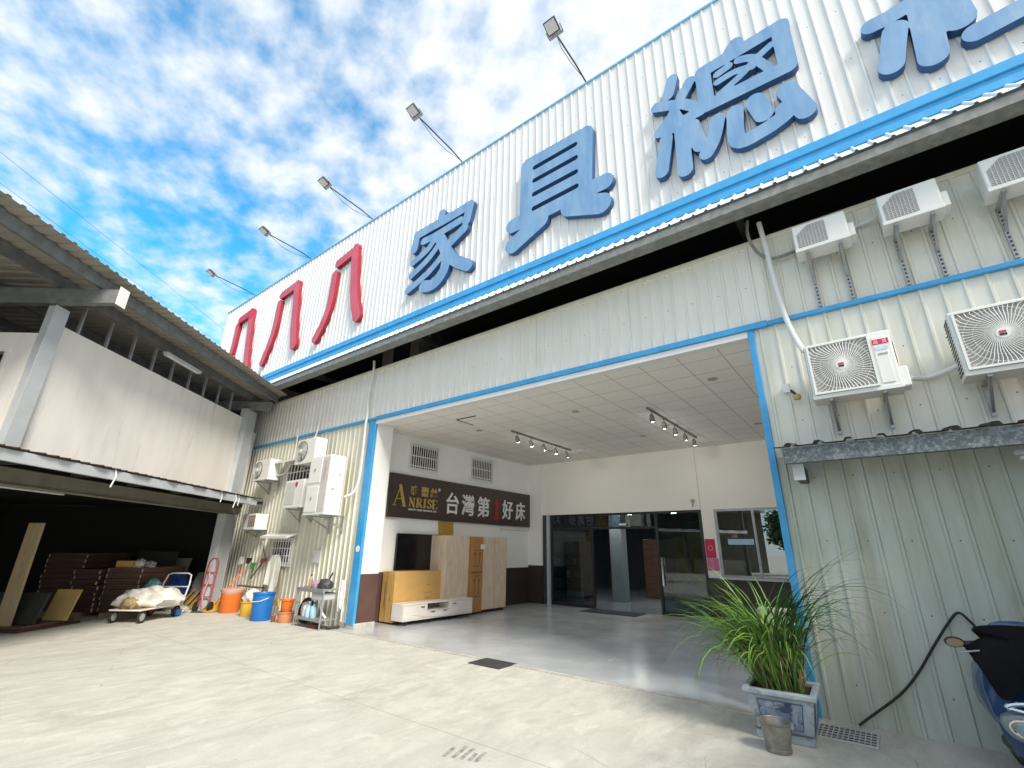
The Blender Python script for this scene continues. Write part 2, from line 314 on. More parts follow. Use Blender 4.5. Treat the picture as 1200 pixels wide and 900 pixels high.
M['pvc'] = mat('white_pvc', (.74, .75, .74), .4, c2=(.66, .67, .65), scale=3)

# concrete yard material: broomed concrete, stains, saw-cut joints
def concrete():
    m = bpy.data.materials.new('yard_concrete'); m.use_nodes = True; t = m.node_tree; b = t.nodes['Principled BSDF']; L = t.links
    tcn = nd(t, 'ShaderNodeTexCoord'); sp = nd(t, 'ShaderNodeSeparateXYZ'); L.new(tcn.outputs['Object'], sp.inputs[0])
    def nz(scale, det, st=(1, 1, 1), rot=0, dist=0, rough=.6):
        mp = nd(t, 'ShaderNodeMapping'); mp.inputs['Scale'].default_value = st; mp.inputs['Rotation'].default_value = (0, 0, rot); L.new(tcn.outputs['Object'], mp.inputs[0])
        n = nd(t, 'ShaderNodeTexNoise', inp={'Scale': scale, 'Detail': det, 'Distortion': dist, 'Roughness': rough}); L.new(mp.outputs[0], n.inputs['Vector']); return n.outputs[0]
    def rng(v, a, c, lo=0., hi=1.):
        r = nd(t, 'ShaderNodeMapRange', inp={'From Min': a, 'From Max': c, 'To Min': lo, 'To Max': hi}); L.new(v, r.inputs[0]); return r.outputs[0]
    def mix(f, a, c):
        x = nd(t, 'ShaderNodeMix', data_type='RGBA'); L.new(f, x.inputs[0])
        for i, q in ((6, a), (7, c)):
            if isinstance(q, tuple): x.inputs[i].default_value = (*q, 1)
            else: L.new(q, x.inputs[i])
        return x.outputs[2]
    streak = nz(3.6, 9, (1.0, .42, 1), R(28), .6, .72); big = nz(.45, 5, (1, .7, 1), R(15), .3); fine = nz(38, 4); mid = nz(1.7, 9, (1, .5, 1), R(20), .8, .72)
    c = mix(rng(streak, .36, .62), (.45, .435, .385), (.60, .585, .525))
    c = mix(rng(big, .44, .64, 0, .6), c, (.50, .49, .445))
    c = mix(rng(mid, .52, .66, 0, .55), c, (.38, .37, .33))
    c = mix(rng(nz(5.5, 7, (1, .6, 1), R(20), .5), .56, .68, 0, .6), c, (.64, .62, .57))
    c = mix(rng(nz(1.1, 8, (1.0, .45, 1), R(60), .6, .7), .56, .74, 0, .55), c, (.40, .39, .345))
    c = mix(rng(nz(3.1, 10, (1, .8, 1), R(-30), 1.2, .75), .60, .68, 0, .45), c, (.33, .32, .29))
    c = mix(rng(nz(75, 3), .52, .72, 0, .4), c, (.28, .27, .245))
    c = mix(rng(nz(120, 2), .56, .70, 0, .4), c, (.70, .68, .63))
    c = mix(rng(fine, .60, .75, 0, .35), c, (.22, .215, .20))
    c = mix(rng(nz(9, 3), .72, .76, 0, .7), c, (.16, .155, .14))
    vor = nd(t, 'ShaderNodeTexVoronoi', feature='DISTANCE_TO_EDGE', inp={'Scale': .42})
    wp = nd(t, 'ShaderNodeMix', data_type='VECTOR'); wp.inputs[0].default_value = .10; L.new(tcn.outputs['Object'], wp.inputs[4])
    nv = nd(t, 'ShaderNodeTexNoise', inp={'Scale': 2.5, 'Detail': 5.0}); L.new(tcn.outputs['Object'], nv.inputs['Vector']); L.new(nv.outputs[1], wp.inputs[5]); L.new(wp.outputs[1], vor.inputs['Vector'])
    crk = mth(t, 'MULTIPLY', mth(t, 'LESS_THAN', vor.outputs['Distance'], .0016), rng(nz(.8, 3), .52, .60, 0, .6)); c = mix(crk, c, (.16, .155, .14))
    def line(axis, pos, wd):
        wob = mth(t, 'MULTIPLY', mth(t, 'SUBTRACT', mid, .5), .02)
        return mth(t, 'LESS_THAN', mth(t, 'ABSOLUTE', mth(t, 'ADD', mth(t, 'SUBTRACT', sp.outputs[axis], pos), wob)), wd)
    ln = line(1, 3.82, .0042)
    for a, p in ((0, -5.43), (1, -1.2), (0, -13.6), (0, 3.0)): ln = mth(t, 'MAXIMUM', ln, line(a, p, .0030))
    c = mix(mth(t, 'MULTIPLY', ln, .62), c, (.13, .125, .115))
    L.new(c, b.inputs['Base Color']); b.inputs['Roughness'].default_value = .75; b.inputs['Specular IOR Level'].default_value = .35
    bp = nd(t, 'ShaderNodeBump', inp={'Strength': .25, 'Distance': .01}); L.new(mth(t, 'ADD', streak, mth(t, 'MULTIPLY', fine, .4)), bp.inputs['Height']); L.new(bp.outputs[0], b.inputs['Normal'])
    return m
M['concrete'] = concrete()
M['blue_pale'] = mat('pale_blue_trim', (.22, .50, .72), .4, c2=(.16, .42, .65), scale=4)
M['porch'] = mat('grey_blue_floor_paint', (.44, .47, .495), .22, c2=(.52, .54, .555), scale=1.1, amt=.5, rvar=.14, dirt=(.54, .54, .53), dscale=2.2, dlo=.52, dhi=1.15, spec=.55)
M['kerb'] = mat('pale_worn_concrete_edge', (.55, .53, .49), .8, c2=(.40, .385, .35), scale=5, amt=.8, bump=.2)
def ceiling_mat():
    m = bpy.data.materials.new('ceiling_tiles'); m.use_nodes = True; t = m.node_tree; b = t.nodes['Principled BSDF']; L = t.links
    tcn = nd(t, 'ShaderNodeTexCoord'); sp = nd(t, 'ShaderNodeSeparateXYZ'); L.new(tcn.outputs['Object'], sp.inputs[0])
    def grid(a, off, pitch):
        u = mth(t, 'DIVIDE', mth(t, 'ADD', sp.outputs[a], off), pitch); fr = mth(t, 'FRACT', u)
        return mth(t, 'LESS_THAN', mth(t, 'MINIMUM', fr, mth(t, 'SUBTRACT', 1.0, fr)), .011), mth(t, 'FLOOR', u)
    gx, fx = grid(0, 20+1.70, .62); gy, fy = grid(1, .1, .62)
    cv = nd(t, 'ShaderNodeCombineXYZ'); L.new(fx, cv.inputs[0]); L.new(fy, cv.inputs[1])
    wn = nd(t, 'ShaderNodeTexWhiteNoise', noise_dimensions='2D'); L.new(cv.outputs[0], wn.inputs['Vector'])
    base = nd(t, 'ShaderNodeMix', data_type='RGBA'); L.new(wn.outputs[0], base.inputs[0]); base.inputs[6].default_value = (.80, .775, .73, 1); base.inputs[7].default_value = (.84, .815, .77, 1)
    v = nd(t, 'ShaderNodeTexVoronoi', inp={'Scale': 38.0}); L.new(tcn.outputs['Object'], v.inputs['Vector'])
    hole = mth(t, 'MULTIPLY', mth(t, 'LESS_THAN', v.outputs['Distance'], .16), .35)
    m1 = nd(t, 'ShaderNodeMix', data_type='RGBA'); L.new(hole, m1.inputs[0]); L.new(base.outputs[2], m1.inputs[6]); m1.inputs[7].default_value = (.3, .29, .27, 1)
    m2 = nd(t, 'ShaderNodeMix', data_type='RGBA'); L.new(mth(t, 'MULTIPLY', mth(t, 'MAXIMUM', gx, gy), .75), m2.inputs[0]); L.new(m1.outputs[2], m2.inputs[6]); m2.inputs[7].default_value = (.25, .24, .22, 1)
    L.new(m2.outputs[2], b.inputs['Base Color']); b.inputs['Roughness'].default_value = .85
    return m
M['ceiling'] = ceiling_mat()

# ------------------------------------------------------------------ ground
def struct(name, mb, m, at=(0, 0, 0)): return tag(mb.build(name, m, at=at), kind='structure')
g = MB(); g.box(-400, 400, -400, 400, -.5, 0); struct('concrete_yard', g, M['concrete'])
g = MB(); g.box(-9.85, -.93, 6.47, 13.82, -.2, .006); struct('porch_floor', g, M['porch'])
g = MB(); g.box(-9.86, -.93, 6.37, 6.466, -.2, .008); struct('porch_threshold', g, M['kerb'])
g = MB(); g.box(-16, 4, 13.83, 24, -.2, .010); struct('showroom_floor', g, mat('showroom_floor_tile', (.20, .24, .27), .22, c2=(.17, .2, .23), scale=2))

# ------------------------------------------------------------------ furniture store building
FY = 6.70
store = thing('store_building', 'large white furniture store clad in ribbed metal with blue trim and a wide recessed porch', 'building', (-5.2, FY, 0))
fac = lambda u, v, h: (u, FY-h, v)
def sh(name, u0, u1, v0, v1, m, parent, fn=fac, **k): return MB().sheet(u0, u1, v0, v1, fn, **k).build(name, m, parent, smooth=20)
sh('wall_cladding', -17.2, -9.60, 0, 4.60, M['sheet_old'], store, phase=.03, h=.03)
sh('wall_cladding', -17.2, -.70, 4.66, 5.93, M['sheet'], store, phase=-.838)
sh('wall_cladding', -.70, 5.5, 4.66, 5.93, M['sheet_right'], store, phase=-.085)
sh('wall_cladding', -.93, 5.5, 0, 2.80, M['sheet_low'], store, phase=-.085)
sh('wall_cladding', -.93, 5.5, 2.80, 4.60, M['sheet_right'], store, phase=-.085)
b = MB(); b.box(-17.2, 5.5, FY-.035, FY+.05, 5.93, 6.0); b.build('wall_cap', M['sheet_old'], store, bevel=.006)
# blue trim
b = MB(); b.box(-16.6, -9.34, FY-.07, FY, 4.60, 4.66); b.box(-9.34, -.74, FY-.075, FY-.002, 4.585, 4.675); b.box(-.74, 5.5, FY-.065, FY, 4.60, 4.66)
b.build('blue_trim', M['blue'], store, bevel=.006)
b = MB(); b.box(-9.60, -9.35, FY-.05, FY+.02, .10, 4.60); b.build('blue_corner_trim', M['blue'], store, bevel=.006)
b = MB(); b.box(-1.005, -.925, FY-.05, FY+.02, 0, 4.585); b.build('blue_corner_trim', M['blue'], store, bevel=.006)
b = MB(); b.cyl((-9.47, FY-.051, 1.62), (-9.47, FY-.058, 1.62), .07, n=16); b.build('round_sticker', M['paper'], store)
b = MB(); b.box(-9.35, -1.0, FY-.04, FY+.12, 4.49, 4.583); b.build('porch_fascia', M['white_paint'], store, bevel=.004)
# porch walls
b = MB(); b.box(-9.85, -9.345, FY+.021, 7.19, 1.10, 4.52); b.build('porch_pier', M['white_wall'], store)
b = MB(); b.box(-9.85, -9.342, FY+.021, 7.193, .12, 1.10); b.build('pier_wainscot', M['wainscot_worn'], store)
b = MB(); b.box(-9.85, -9.325, FY-.03, 7.21, 0, .12); b.build('pier_kerb', M['kerb'], store, bevel=.01)
b = MB(); b.box(-10.1, -9.85, 7.19, 13.90, 1.10, 4.53); b.build('porch_wall', M['white_wall'], store)
b = MB(); b.box(-10.1, -9.838, 7.193, 10.6, 0, 1.10); b.build('porch_wainscot', M['wainscot_worn'], store)
b = MB(); b.box(-10.1, -9.838, 10.6, 13.74, 0, 1.10); b.build('porch_wainscot', M['wainscot'], store)
b = MB(); b.box(-9.85, -9.30, 13.74, 13.90, 1.17, 4.53); b.build('porch_column', M['white_wall'], store)
b = MB(); b.box(-9.85, -9.292, 13.732, 13.90, .03, 1.17); b.build('column_wainscot', M['wainscot'], store)
b = MB(); b.box(-.92, -.70, FY+.03, 13.9, 0, 4.53); b.build('porch_wall', M['white_wall'], store)
b = MB(); b.box(-9.85, -.92, FY+.12, 14.1, 4.53, 4.60); b.build('porch_ceiling', M['ceiling'], store)
MB.default = Matrix.Translation((-.07, .2, 0))
b = MB(); b.box(-9.23, -3.93, 13.60, 13.85, 2.78, 4.53); b.box(-3.93, -.92, 13.66, 13.85, 2.78, 4.53); b.box(-3.93, -3.60, 13.66, 13.85, 1.02, 2.78)
b.build('porch_back_wall', M['cream_wall'], store)
b = MB(); b.box(-3.93, -.92, 13.65, 13.85, 0, 1.0); b.build('back_wainscot', M['wainscot'], store)
b = MB(); b.box(-3.62, -.92, 13.56, 13.66, 1.0, 1.045); b.build('window_sill', M['grille'], store)
b = MB(); b.box(-9.27, -9.05, 13.62, 13.7, 0, 2.78); b.build('door_jamb', M['dark_steel'], store)
b = MB(); b.box(-9.05, -8.95, 13.57, 13.7, 0, 2.78); b.build('shutter_guide', M['steel_paint'], store)
MB.default = None
# recessed side panel on the porch wall and its ledge
b = MB(); b.box(-9.849, -9.80, 12.15, 13.74, 2.27, 2.31); b.build('wall_ledge', M['white_paint'], store)
b = MB()
for (x, y) in ((-1.9, 8.2), (-4.9, 8.6), (-7.8, 8.7), (-4.6, 11.6), (-1.9, 11.9), (-7.7, 11.9)): b = MB(); b.cyl((x, y, 4.529), (x, y, 4.522), .085, n=18); b.build('ceiling_light_hole', M['louvre'], store)
b = MB(); b.bar((-7.55, 7.60, 4.527), (-7.55, 8.2, 4.527), .03, .01); b.bar((-7.55, 7.6, 4.527), (-6.95, 7.6, 4.527), .04, .01); b.build('ceiling_gap', M['dark'], store)
# porch wall windows with bars
for y0, y1 in ((8.17, 9.24), (10.62, 11.68)):
    wf = MB(); Xw = -9.845
    for a, c, d, e in ((y0, y1, 3.67, 3.71), (y0, y1, 4.34, 4.38), (y0, y0+.04, 3.71, 4.34), (y1-.04, y1, 3.71, 4.34)): wf.box(Xw, Xw+.045, a, c, d, e)
    wo = wf.build('window', M['white_paint'], store)
    b = MB(); b.box(Xw, Xw+.006, y0+.02, y1-.02, 3.69, 4.36); b.build('pane', M['dark'], wo)
    b = MB(); n = 13
    for i in range(n):
        y = y0+.05+(y1-y0-.1)*i/(n-1); b.cyl((Xw+.07, y, 3.62), (Xw+.07, y, 4.40), .012, n=8)
    for z in (3.76, 4.03, 4.30): b.box(Xw+.05, Xw+.062, y0-.02, y1+.02, z-.012, z+.012)
    b.build('grille', M['white_paint'], wo)
MB.default = Matrix.Translation((-.07, .2, 0))
# glass shop front: fixed pane, open bay with transom, sliding pane
b = MB()
for x in (-8.93, -7.40, -5.26, -3.98):
    b.box(x-.035, x+.035, 13.66, 13.74, .012, 2.775)
for x0, x1, z0, z1 in ((-8.9, -7.43, .012, .10), (-5.22, -4.0, .012, .10), (-8.9, -4.0, 2.72, 2.775), (-8.9, -5.28, 2.30, 2.36)):
    b.box(x0, x1, 13.665, 13.735, z0, z1)
fr = b.build('shop_front_frame', M['black_frame'], store)
for x0, x1, z0, z1 in ((-8.895, -7.435, .10, 2.30), (-8.895, -7.435, 2.36, 2.72), (-7.365, -5.295, 2.36, 2.72), (-5.225, -4.015, .10, 2.72)):
    b = MB(); b.box(x0, x1, 13.70, 13.708, z0, z1); b.build('glass_pane', M['glass'], fr)
b = MB(); b.box(-6.42, -6.18, 13.63, 13.66, 2.40, 2.46); b.build('door_sensor', M['paper'], fr)
b = MB(); b.box(-5.18, -5.14, 13.60, 13.66, .75, 1.5); b.build('door_handle', M['chrome'], fr)
# office window
b = MB()
for x0, x1, z0, z1 in ((-3.60, -.93, 2.72, 2.78), (-3.60, -.93, 1.045, 1.09), (-3.60, -3.53, 1.09, 2.72), (-2.66, -2.60, 1.09, 2.72), (-1.66, -1.60, 1.09, 2.72)): b.box(x0, x1, 13.67, 13.73, z0, z1)
wo = b.build('office_window', M['steel'], store)
for x0, x1 in ((-3.53, -2.66), (-2.60, -1.66), (-1.60, -.94)): b = MB(); b.box(x0, x1, 13.70, 13.706, 1.09, 2.72); b.build('pane', M['glass_win'], wo)
b = MB(); b.box(-3.33, -2.70, 13.690, 13.697, 1.86, 2.0); b.build('window_sticker', M['sticker_blue'], wo)
# showroom interior shell
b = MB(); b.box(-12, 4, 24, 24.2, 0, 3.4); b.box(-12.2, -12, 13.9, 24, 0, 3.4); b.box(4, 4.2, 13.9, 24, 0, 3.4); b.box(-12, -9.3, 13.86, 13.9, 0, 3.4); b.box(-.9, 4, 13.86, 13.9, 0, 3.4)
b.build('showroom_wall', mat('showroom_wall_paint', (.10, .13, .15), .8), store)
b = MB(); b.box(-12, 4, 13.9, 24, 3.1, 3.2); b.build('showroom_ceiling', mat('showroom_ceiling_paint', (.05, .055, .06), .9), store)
b = MB(); b.box(-3.8, -3.7, 13.9, 18, 0, 3.1); b.build('showroom_partition', mat('partition_paint', (.30, .30, .28), .8), store)
b = MB(); b.box(-7.93, -7.48, 16.0, 16.45, .012, 3.1); b.build('showroom_column', mat('pale_column', (.17, .22, .245), .6), store, bevel=.01)
MB.default = None
# upper part: back wall in the gap, roof, hidden sides
b = MB(); b.box(-9.1, 5.5, 8.6, 8.7, 5.5, 9); b.box(-17.2, -10.9, 8.6, 8.7, 5.5, 9); b.build('void_back_wall', M['dark'], store)
b = MB(); b.box(-17.2, 5.5, FY+.05, 8.6, 5.5, 5.55); b.build('void_floor', M['dark'], store)
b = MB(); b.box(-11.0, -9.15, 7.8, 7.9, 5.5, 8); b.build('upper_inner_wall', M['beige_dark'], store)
b = MB(); b.box(-10.45, -9.75, 7.77, 7.8, 6.3, 7.28); b.build('upper_window', M['dark'], store)
b = MB(); b.box(-9.14, -9.02, 7.5, 7.9, 5.5, 8); b.build('upper_post', M['soffit'], store)
b = MB(); b.box(-19.7, 5.5, 6.45, 20, 7.3, 7.4); b.build('roof', M['dark'], store)
b = MB(); b.box(-17.2, -17.1, FY, 24, 0, 7.3); b.build('side_wall', M['sheet_old'], store)
b = MB(); b.box(5.5, 5.6, FY, 24, 0, 7.3); b.build('side_wall', M['sheet_old'], store)
# wall windows with hoods on the left bay
def barred_window(x0, x1, z0, z1, hood):
    f = MB()
    for a, c, d, e in ((x0, x1, z0, z0+.05), (x0, x1, z1-.05, z1), (x0, x0+.05, z0+.05, z1-.05), (x1-.05, x1, z0+.05, z1-.05)): f.box(a, c, FY-.06, FY-.03, d, e)
    o = f.build('barred_window', M['white_paint'], store)
    q = MB(); q.box(x0+.02, x1-.02, FY-.036, FY-.030, z0+.02, z1-.02); q.build('pane', M['dark'], o)
    q = MB(); k = 8
    for i in range(k): x = x0+.06+(x1-x0-.12)*i/(k-1); q.box(x-.012, x+.012, FY-.09, FY-.07, z0, z1)
    for i in range(4): z = z0+.08+(z1-z0-.16)*i/3; q.box(x0-.02, x1+.02, FY-.075, FY-.062, z-.012, z+.012)
    q.build('grille', M['white_paint'], o)
    a0, a1, zh = hood
    q = MB(); q.add([(a0, FY-.034, zh), (a1, FY-.034, zh), (a1, FY-.36, zh-.10), (a0, FY-.36, zh-.10), (a0, FY-.034, zh-.03), (a1, FY-.034, zh-.03), (a1, FY-.36, zh-.16), (a0, FY-.36, zh-.16)],
          [(0, 1, 2, 3), (7, 6, 5, 4), (3, 2, 6, 7), (0, 3, 7, 4), (1, 5, 6, 2), (0, 4, 5, 1)]); q.build('hood', M['plastic_white'], o)
barred_window(-13.32, -12.28, 1.16, 1.86, (-13.5, -12.1, 2.0))
barred_window(-13.2, -11.9, 3.05, 3.92, (-13.45, -11.7, 4.02))

# ------------------------------------------------------------------ big sign board
SY = 6.30
board = thing('sign_board', 'long white ribbed sign board with raised red and blue characters along the store top', 'sign board', (-7, SY, 6.6))
sfn = lambda u, v, h: (u, SY-h, v)
sh('panel', -19.7, 5.6, 6.88, 10.62, M['sheet_sign'], board, fn=sfn, pitch=.176, phase=1.139, h=.02)
b = MB(); b.box(-19.7, 5.6, SY+.03, SY+.16, 6.5, 10.62); b.box(-19.72, -19.62, SY-.02, SY+.16, 6.6, 10.66); b.build('panel_back', M['sheet_sign'], board)
b = MB(); b.box(-19.74, 5.6, SY-.035, SY+.18, 10.62, 10.665); b.build('top_cap', M['blue_pale'], board, bevel=.006)
b = MB(); b.box(-19.74, 5.6, SY-.06, SY+.03, 6.76, 6.90); b.box(-19.74, 5.6, SY-.03, SY+.03, 6.68, 6.76); b.box(-19.74, 5.6, SY-.045, SY+.03, 6.58, 6.68)
b.build('blue_band', M['blue'], board, bevel=.008)
EV0, EV1 = Vector((0, SY+.0, 6.60)), Vector((0, 5.93, 6.24))
def efn(u, v, h):
    p = EV0.lerp(EV1, v); n = Vector((0, -.69, .73)); q = p + n*h; return (u, q.y, q.z)
sh('eave_sheet', -17.0, 5.6, 0, 1, M['sheet_sign'], board, fn=efn, pitch=.176, phase=1.139, h=.022)
b = MB(); b.box(-13.6, 5.6, 5.955, 5.975, 6.09, 6.215); b.box(-13.6, 5.6, 5.975, 6.20, 6.09, 6.105); b.box(-13.6, 5.6, 6.18, 6.20, 6.105, 6.30); b.build('eave_channel', M['soffit'], board, bevel=.003)
for x in (-12.6, -8.0, -.9, 4.0): b = MB(); b.box(x, x+.1, 6.45, 8.5, 6.36, 6.5); b.build('outrigger_beam', M['dark_steel'], board)

STROKES = {
    'jia': [([(-7.01, 9.26), (-7.02, 9.14)], 0.30), ([(-7.84, 9.02), (-7.29, 9.03), (-6.66, 9.03), (-6.10, 9.06)], 0.30), ([(-7.87, 9.03), (-7.92, 8.64)], 0.30), ([(-6.08, 9.05), (-6.17, 8.65)], 0.30), ([(-7.60, 8.73), (-7.21, 8.71), (-6.37, 8.76)], 0.24), ([(-7.08, 8.67), (-6.89, 8.34), (-6.77, 7.99), (-6.78, 7.66), (-6.96, 7.42), (-7.20, 7.35), (-7.45, 7.41)], 0.36), ([(-7.20, 8.60), (-7.44, 8.40), (-7.92, 8.24)], 0.22), ([(-7.09, 8.34), (-7.40, 8.11), (-7.94, 7.88)], 0.22), ([(-6.93, 7.99), (-7.36, 7.72), (-8.03, 7.50)], 0.22), ([(-6.23, 8.48), (-6.72, 8.25)], 0.30), ([(-6.89, 8.34), (-6.52, 7.78), (-6.05, 7.43)], 0.34)],
    'ju': [([(-4.46, 9.24), (-3.11, 9.21)], 0.36), ([(-4.46, 9.24), (-4.49, 8.03)], 0.36), ([(-3.11, 9.19), (-3.18, 7.99)], 0.36), ([(-4.32, 8.92), (-3.30, 8.91)], 0.36), ([(-4.32, 8.58), (-3.32, 8.58)], 0.36), ([(-4.33, 8.24), (-3.32, 8.24)], 0.36), ([(-4.83, 7.88), (-4.36, 7.87), (-3.51, 7.88), (-2.77, 7.86)], 0.36), ([(-4.16, 7.70), (-4.82, 7.41)], 0.40), ([(-3.48, 7.68), (-2.87, 7.43)], 0.44)],
    'ju_cut': [([(-4.28, 9.07), (-3.33, 9.08)], 0.11), ([(-4.29, 8.74), (-3.33, 8.75)], 0.11), ([(-4.30, 8.40), (-3.34, 8.41)], 0.11), ([(-4.31, 8.05), (-3.34, 8.07)], 0.11)],
    'zong': [([(-1.41, 9.31), (-1.51, 9.00)], 0.30), ([(-1.14, 9.05), (-1.35, 8.74), (-1.51, 8.50), (-1.72, 8.31)], 0.28), ([(-1.72, 8.88), (-1.49, 8.76)], 0.30), ([(-1.72, 8.30), (-1.47, 8.25), (-1.27, 8.31), (-1.05, 8.32)], 0.30), ([(-1.44, 8.54), (-1.37, 8.31)], 0.25), ([(-1.63, 8.10), (-1.76, 7.49)], 0.34), ([(-1.37, 8.14), (-1.40, 7.32)], 0.36), ([(-1.20, 8.11), (-1.13, 7.65)], 0.34), ([(-0.83, 7.98), (-0.94, 7.64), (-1.06, 7.45)], 0.34), ([(-1.27, 8.63), (-1.07, 8.40)], 0.28), ([(-0.93, 9.09), (0.21, 9.14)], 0.36), ([(-0.93, 9.09), (-0.94, 8.35)], 0.36), ([(0.20, 9.13), (0.19, 8.31)], 0.36), ([(-0.94, 8.35), (0.19, 8.31)], 0.36), ([(-0.40, 9.29), (-0.50, 9.16)], 0.36), ([(0.05, 8.87), (-0.17, 8.76), (-0.42, 8.59), (-0.73, 8.45)], 0.18), ([(-0.40, 8.92), (-0.22, 8.81), (-0.05, 8.47)], 0.20), ([(-0.72, 8.87), (-0.55, 8.91)], 0.20), ([(-0.74, 8.71), (-0.49, 8.73), (-0.24, 8.65)], 0.18), ([(-0.58, 7.96), (-0.61, 7.41), (-0.27, 7.39), (0.02, 7.49), (0.03, 7.60)], 0.36), ([(-0.30, 7.98), (-0.23, 7.67)], 0.40), ([(0.10, 7.91), (0.25, 7.40)], 0.40)],
    'pi': [([(1.15, 8.25), (1.33, 8.25), (1.67, 8.30)], 0.32), ([(1.34, 8.00), (1.20, 7.48)], 0.36), ([(1.68, 8.59), (1.57, 7.34)], 0.40), ([(1.85, 8.40), (1.88, 7.69)], 0.42), ([(1.96, 7.39), (2.47, 7.45)], 0.34), ([(2.47, 7.45), (2.67, 7.45)], 0.34)],
    'ba3': [([(-11.46, 9.65), (-10.58, 9.80)], 0.34), ([(-10.62, 9.82), (-10.50, 8.93), (-10.32, 8.09), (-10.08, 7.46)], 0.40), ([(-11.55, 9.29), (-11.57, 8.37), (-11.74, 7.83), (-12.08, 7.34)], 0.34)],
    'ba2': [([(-14.81, 9.73), (-13.85, 9.81)], 0.34), ([(-13.85, 9.81), (-13.68, 8.92), (-13.54, 8.17), (-13.34, 7.49)], 0.40), ([(-14.88, 9.43), (-14.87, 8.68), (-15.00, 8.04), (-15.31, 7.38)], 0.34)],
    'ba1': [([(-17.96, 9.74), (-17.07, 9.81)], 0.34), ([(-17.07, 9.81), (-16.86, 8.85), (-16.70, 8.09), (-16.45, 7.29)], 0.40), ([(-18.09, 9.52), (-18.08, 8.69), (-18.20, 8.11), (-18.47, 7.62)], 0.34)],
}
def sdf_letter(strokes, cuts=(), cell=.02, wk=1.0):
    strokes = [(q, wd*wk) for q, wd in strokes]
    P = [p for q, _ in strokes for p in q]; mg = .35
    x0 = min(p[0] for p in P)-mg; z0 = min(p[1] for p in P)-mg; x1 = max(p[0] for p in P)+mg; z1 = max(p[1] for p in P)+mg
    nx, nz_ = int((x1-x0)/cell)+1, int((z1-z0)/cell)+1
    X, Z = np.meshgrid(x0+np.arange(nx)*cell, z0+np.arange(nz_)*cell, indexing='ij')
    def seg(a, c, wd):
        ax, az = a; dx, dz = c[0]-ax, c[1]-az; l2 = dx*dx+dz*dz+1e-9
        t_ = np.clip(((X-ax)*dx+(Z-az)*dz)/l2, 0, 1); return np.hypot(X-ax-t_*dx, Z-az-t_*dz) - wd/2
    def smooth(pts):
        if len(pts) < 3: return pts
        o = []; n = len(pts)
        for i in range(n-1):
            p0, p1, p2, p3 = (np.array(pts[max(0, min(n-1, j))]) for j in (i-1, i, i+1, i+2))
            for k in range(5):
                t_ = k/5; o.append(tuple(.5*((2*p1)+(p2-p0)*t_+(2*p0-5*p1+4*p2-p3)*t_**2+(3*p1-p0-3*p2+p3)*t_**3)))
        return o+[pts[-1]]
    F = np.full(X.shape, 9.)
    for q, wd in strokes:
        q = smooth(q)
        for a, c in zip(q, q[1:]): F = np.minimum(F, seg(a, c, wd))
    for q, wd in cuts:
        for a, c in zip(q, q[1:]): F = np.maximum(F, -seg(a, c, wd))
    F[np.abs(F) < 1e-6] = 1e-6
    nxt = {}; co = {}
    thin = lambda l: [p for i_, p in enumerate(l) if i_ == 0 or math.hypot(p[0]-l[i_-1][0], p[1]-l[i_-1][1]) > cell*.3]
    def e(i, j, k, l):
        a, c = F[i, j], F[k, l]; t_ = min(.96, max(.04, a/(a-c))); key = (int(i), int(j), int(k), int(l)); co[key] = (X[i, j]+(X[k, l]-X[i, j])*t_, Z[i, j]+(Z[k, l]-Z[i, j])*t_); return key
    segs = []
    ins = F < 0
    for i, j in np.argwhere((ins[:-1, :-1] | ins[1:, :-1] | ins[:-1, 1:] | ins[1:, 1:]) & ~(ins[:-1, :-1] & ins[1:, :-1] & ins[:-1, 1:] & ins[1:, 1:])):
        c = [(i, j), (i+1, j), (i+1, j+1), (i, j+1)]; pts = []
        for k in range(4):
            a, d = c[k], c[(k+1) % 4]
            if ins[a] != ins[d]: pts.append(((e(*min(a, d), *max(a, d))), ins[a]))
        if len(pts) == 2:
            p, q = (pts[0][0], pts[1][0]) if pts[0][1] else (pts[1][0], pts[0][0]); segs.append((p, q))
        elif len(pts) == 4:
            r = [p for p, s_ in pts]; s0 = pts[0][1]
            for k in ((0, 1), (2, 3)) if s0 else ((1, 2), (3, 0)):
                segs.append((r[k[0]], r[k[1]]))
    nxt = {p: q for p, q in segs}; loops = []
    while nxt:
        st, cur = nxt.popitem(); lp = [st]
        while cur in nxt and cur != st: lp.append(cur); cur = nxt.pop(cur)
        if len(lp) > 6: loops.append(thin([co[q_] for q_ in lp]))
    return loops
def outline_mesh(name, loops, depth, bevel):
    cu = bpy.data.curves.new(name, 'CURVE'); cu.dimensions = '2D'; cu.fill_mode = 'BOTH'; cu.extrude = depth/2; cu.bevel_depth = bevel; cu.bevel_resolution = 1
    for lp in loops:
        keep = lp
        sp = cu.splines.new('POLY'); sp.points.add(len(keep)-1); sp.use_cyclic_u = True
        for p, q in zip(sp.points, keep): p.co = (q[0], q[1], 0, 1)
    return curve_to_mesh(name, cu)
def curve_to_mesh(name, cu):
    o = bpy.data.objects.new(name+'_tmp', cu); COL.objects.link(o)
    dg = bpy.context.evaluated_depsgraph_get(); dg.update()
    me = bpy.data.meshes.new_from_object(o.evaluated_get(dg)); me.name = name
    bpy.data.objects.remove(o); bpy.data.curves.remove(cu)
    bm = bmesh.new(); bm.from_mesh(me); bmesh.ops.remove_doubles(bm, verts=bm.verts, dist=1e-5); bmesh.ops.recalc_face_normals(bm, faces=bm.faces); bm.to_mesh(me); bm.free()
    me.materials.clear(); return me
LD = .11
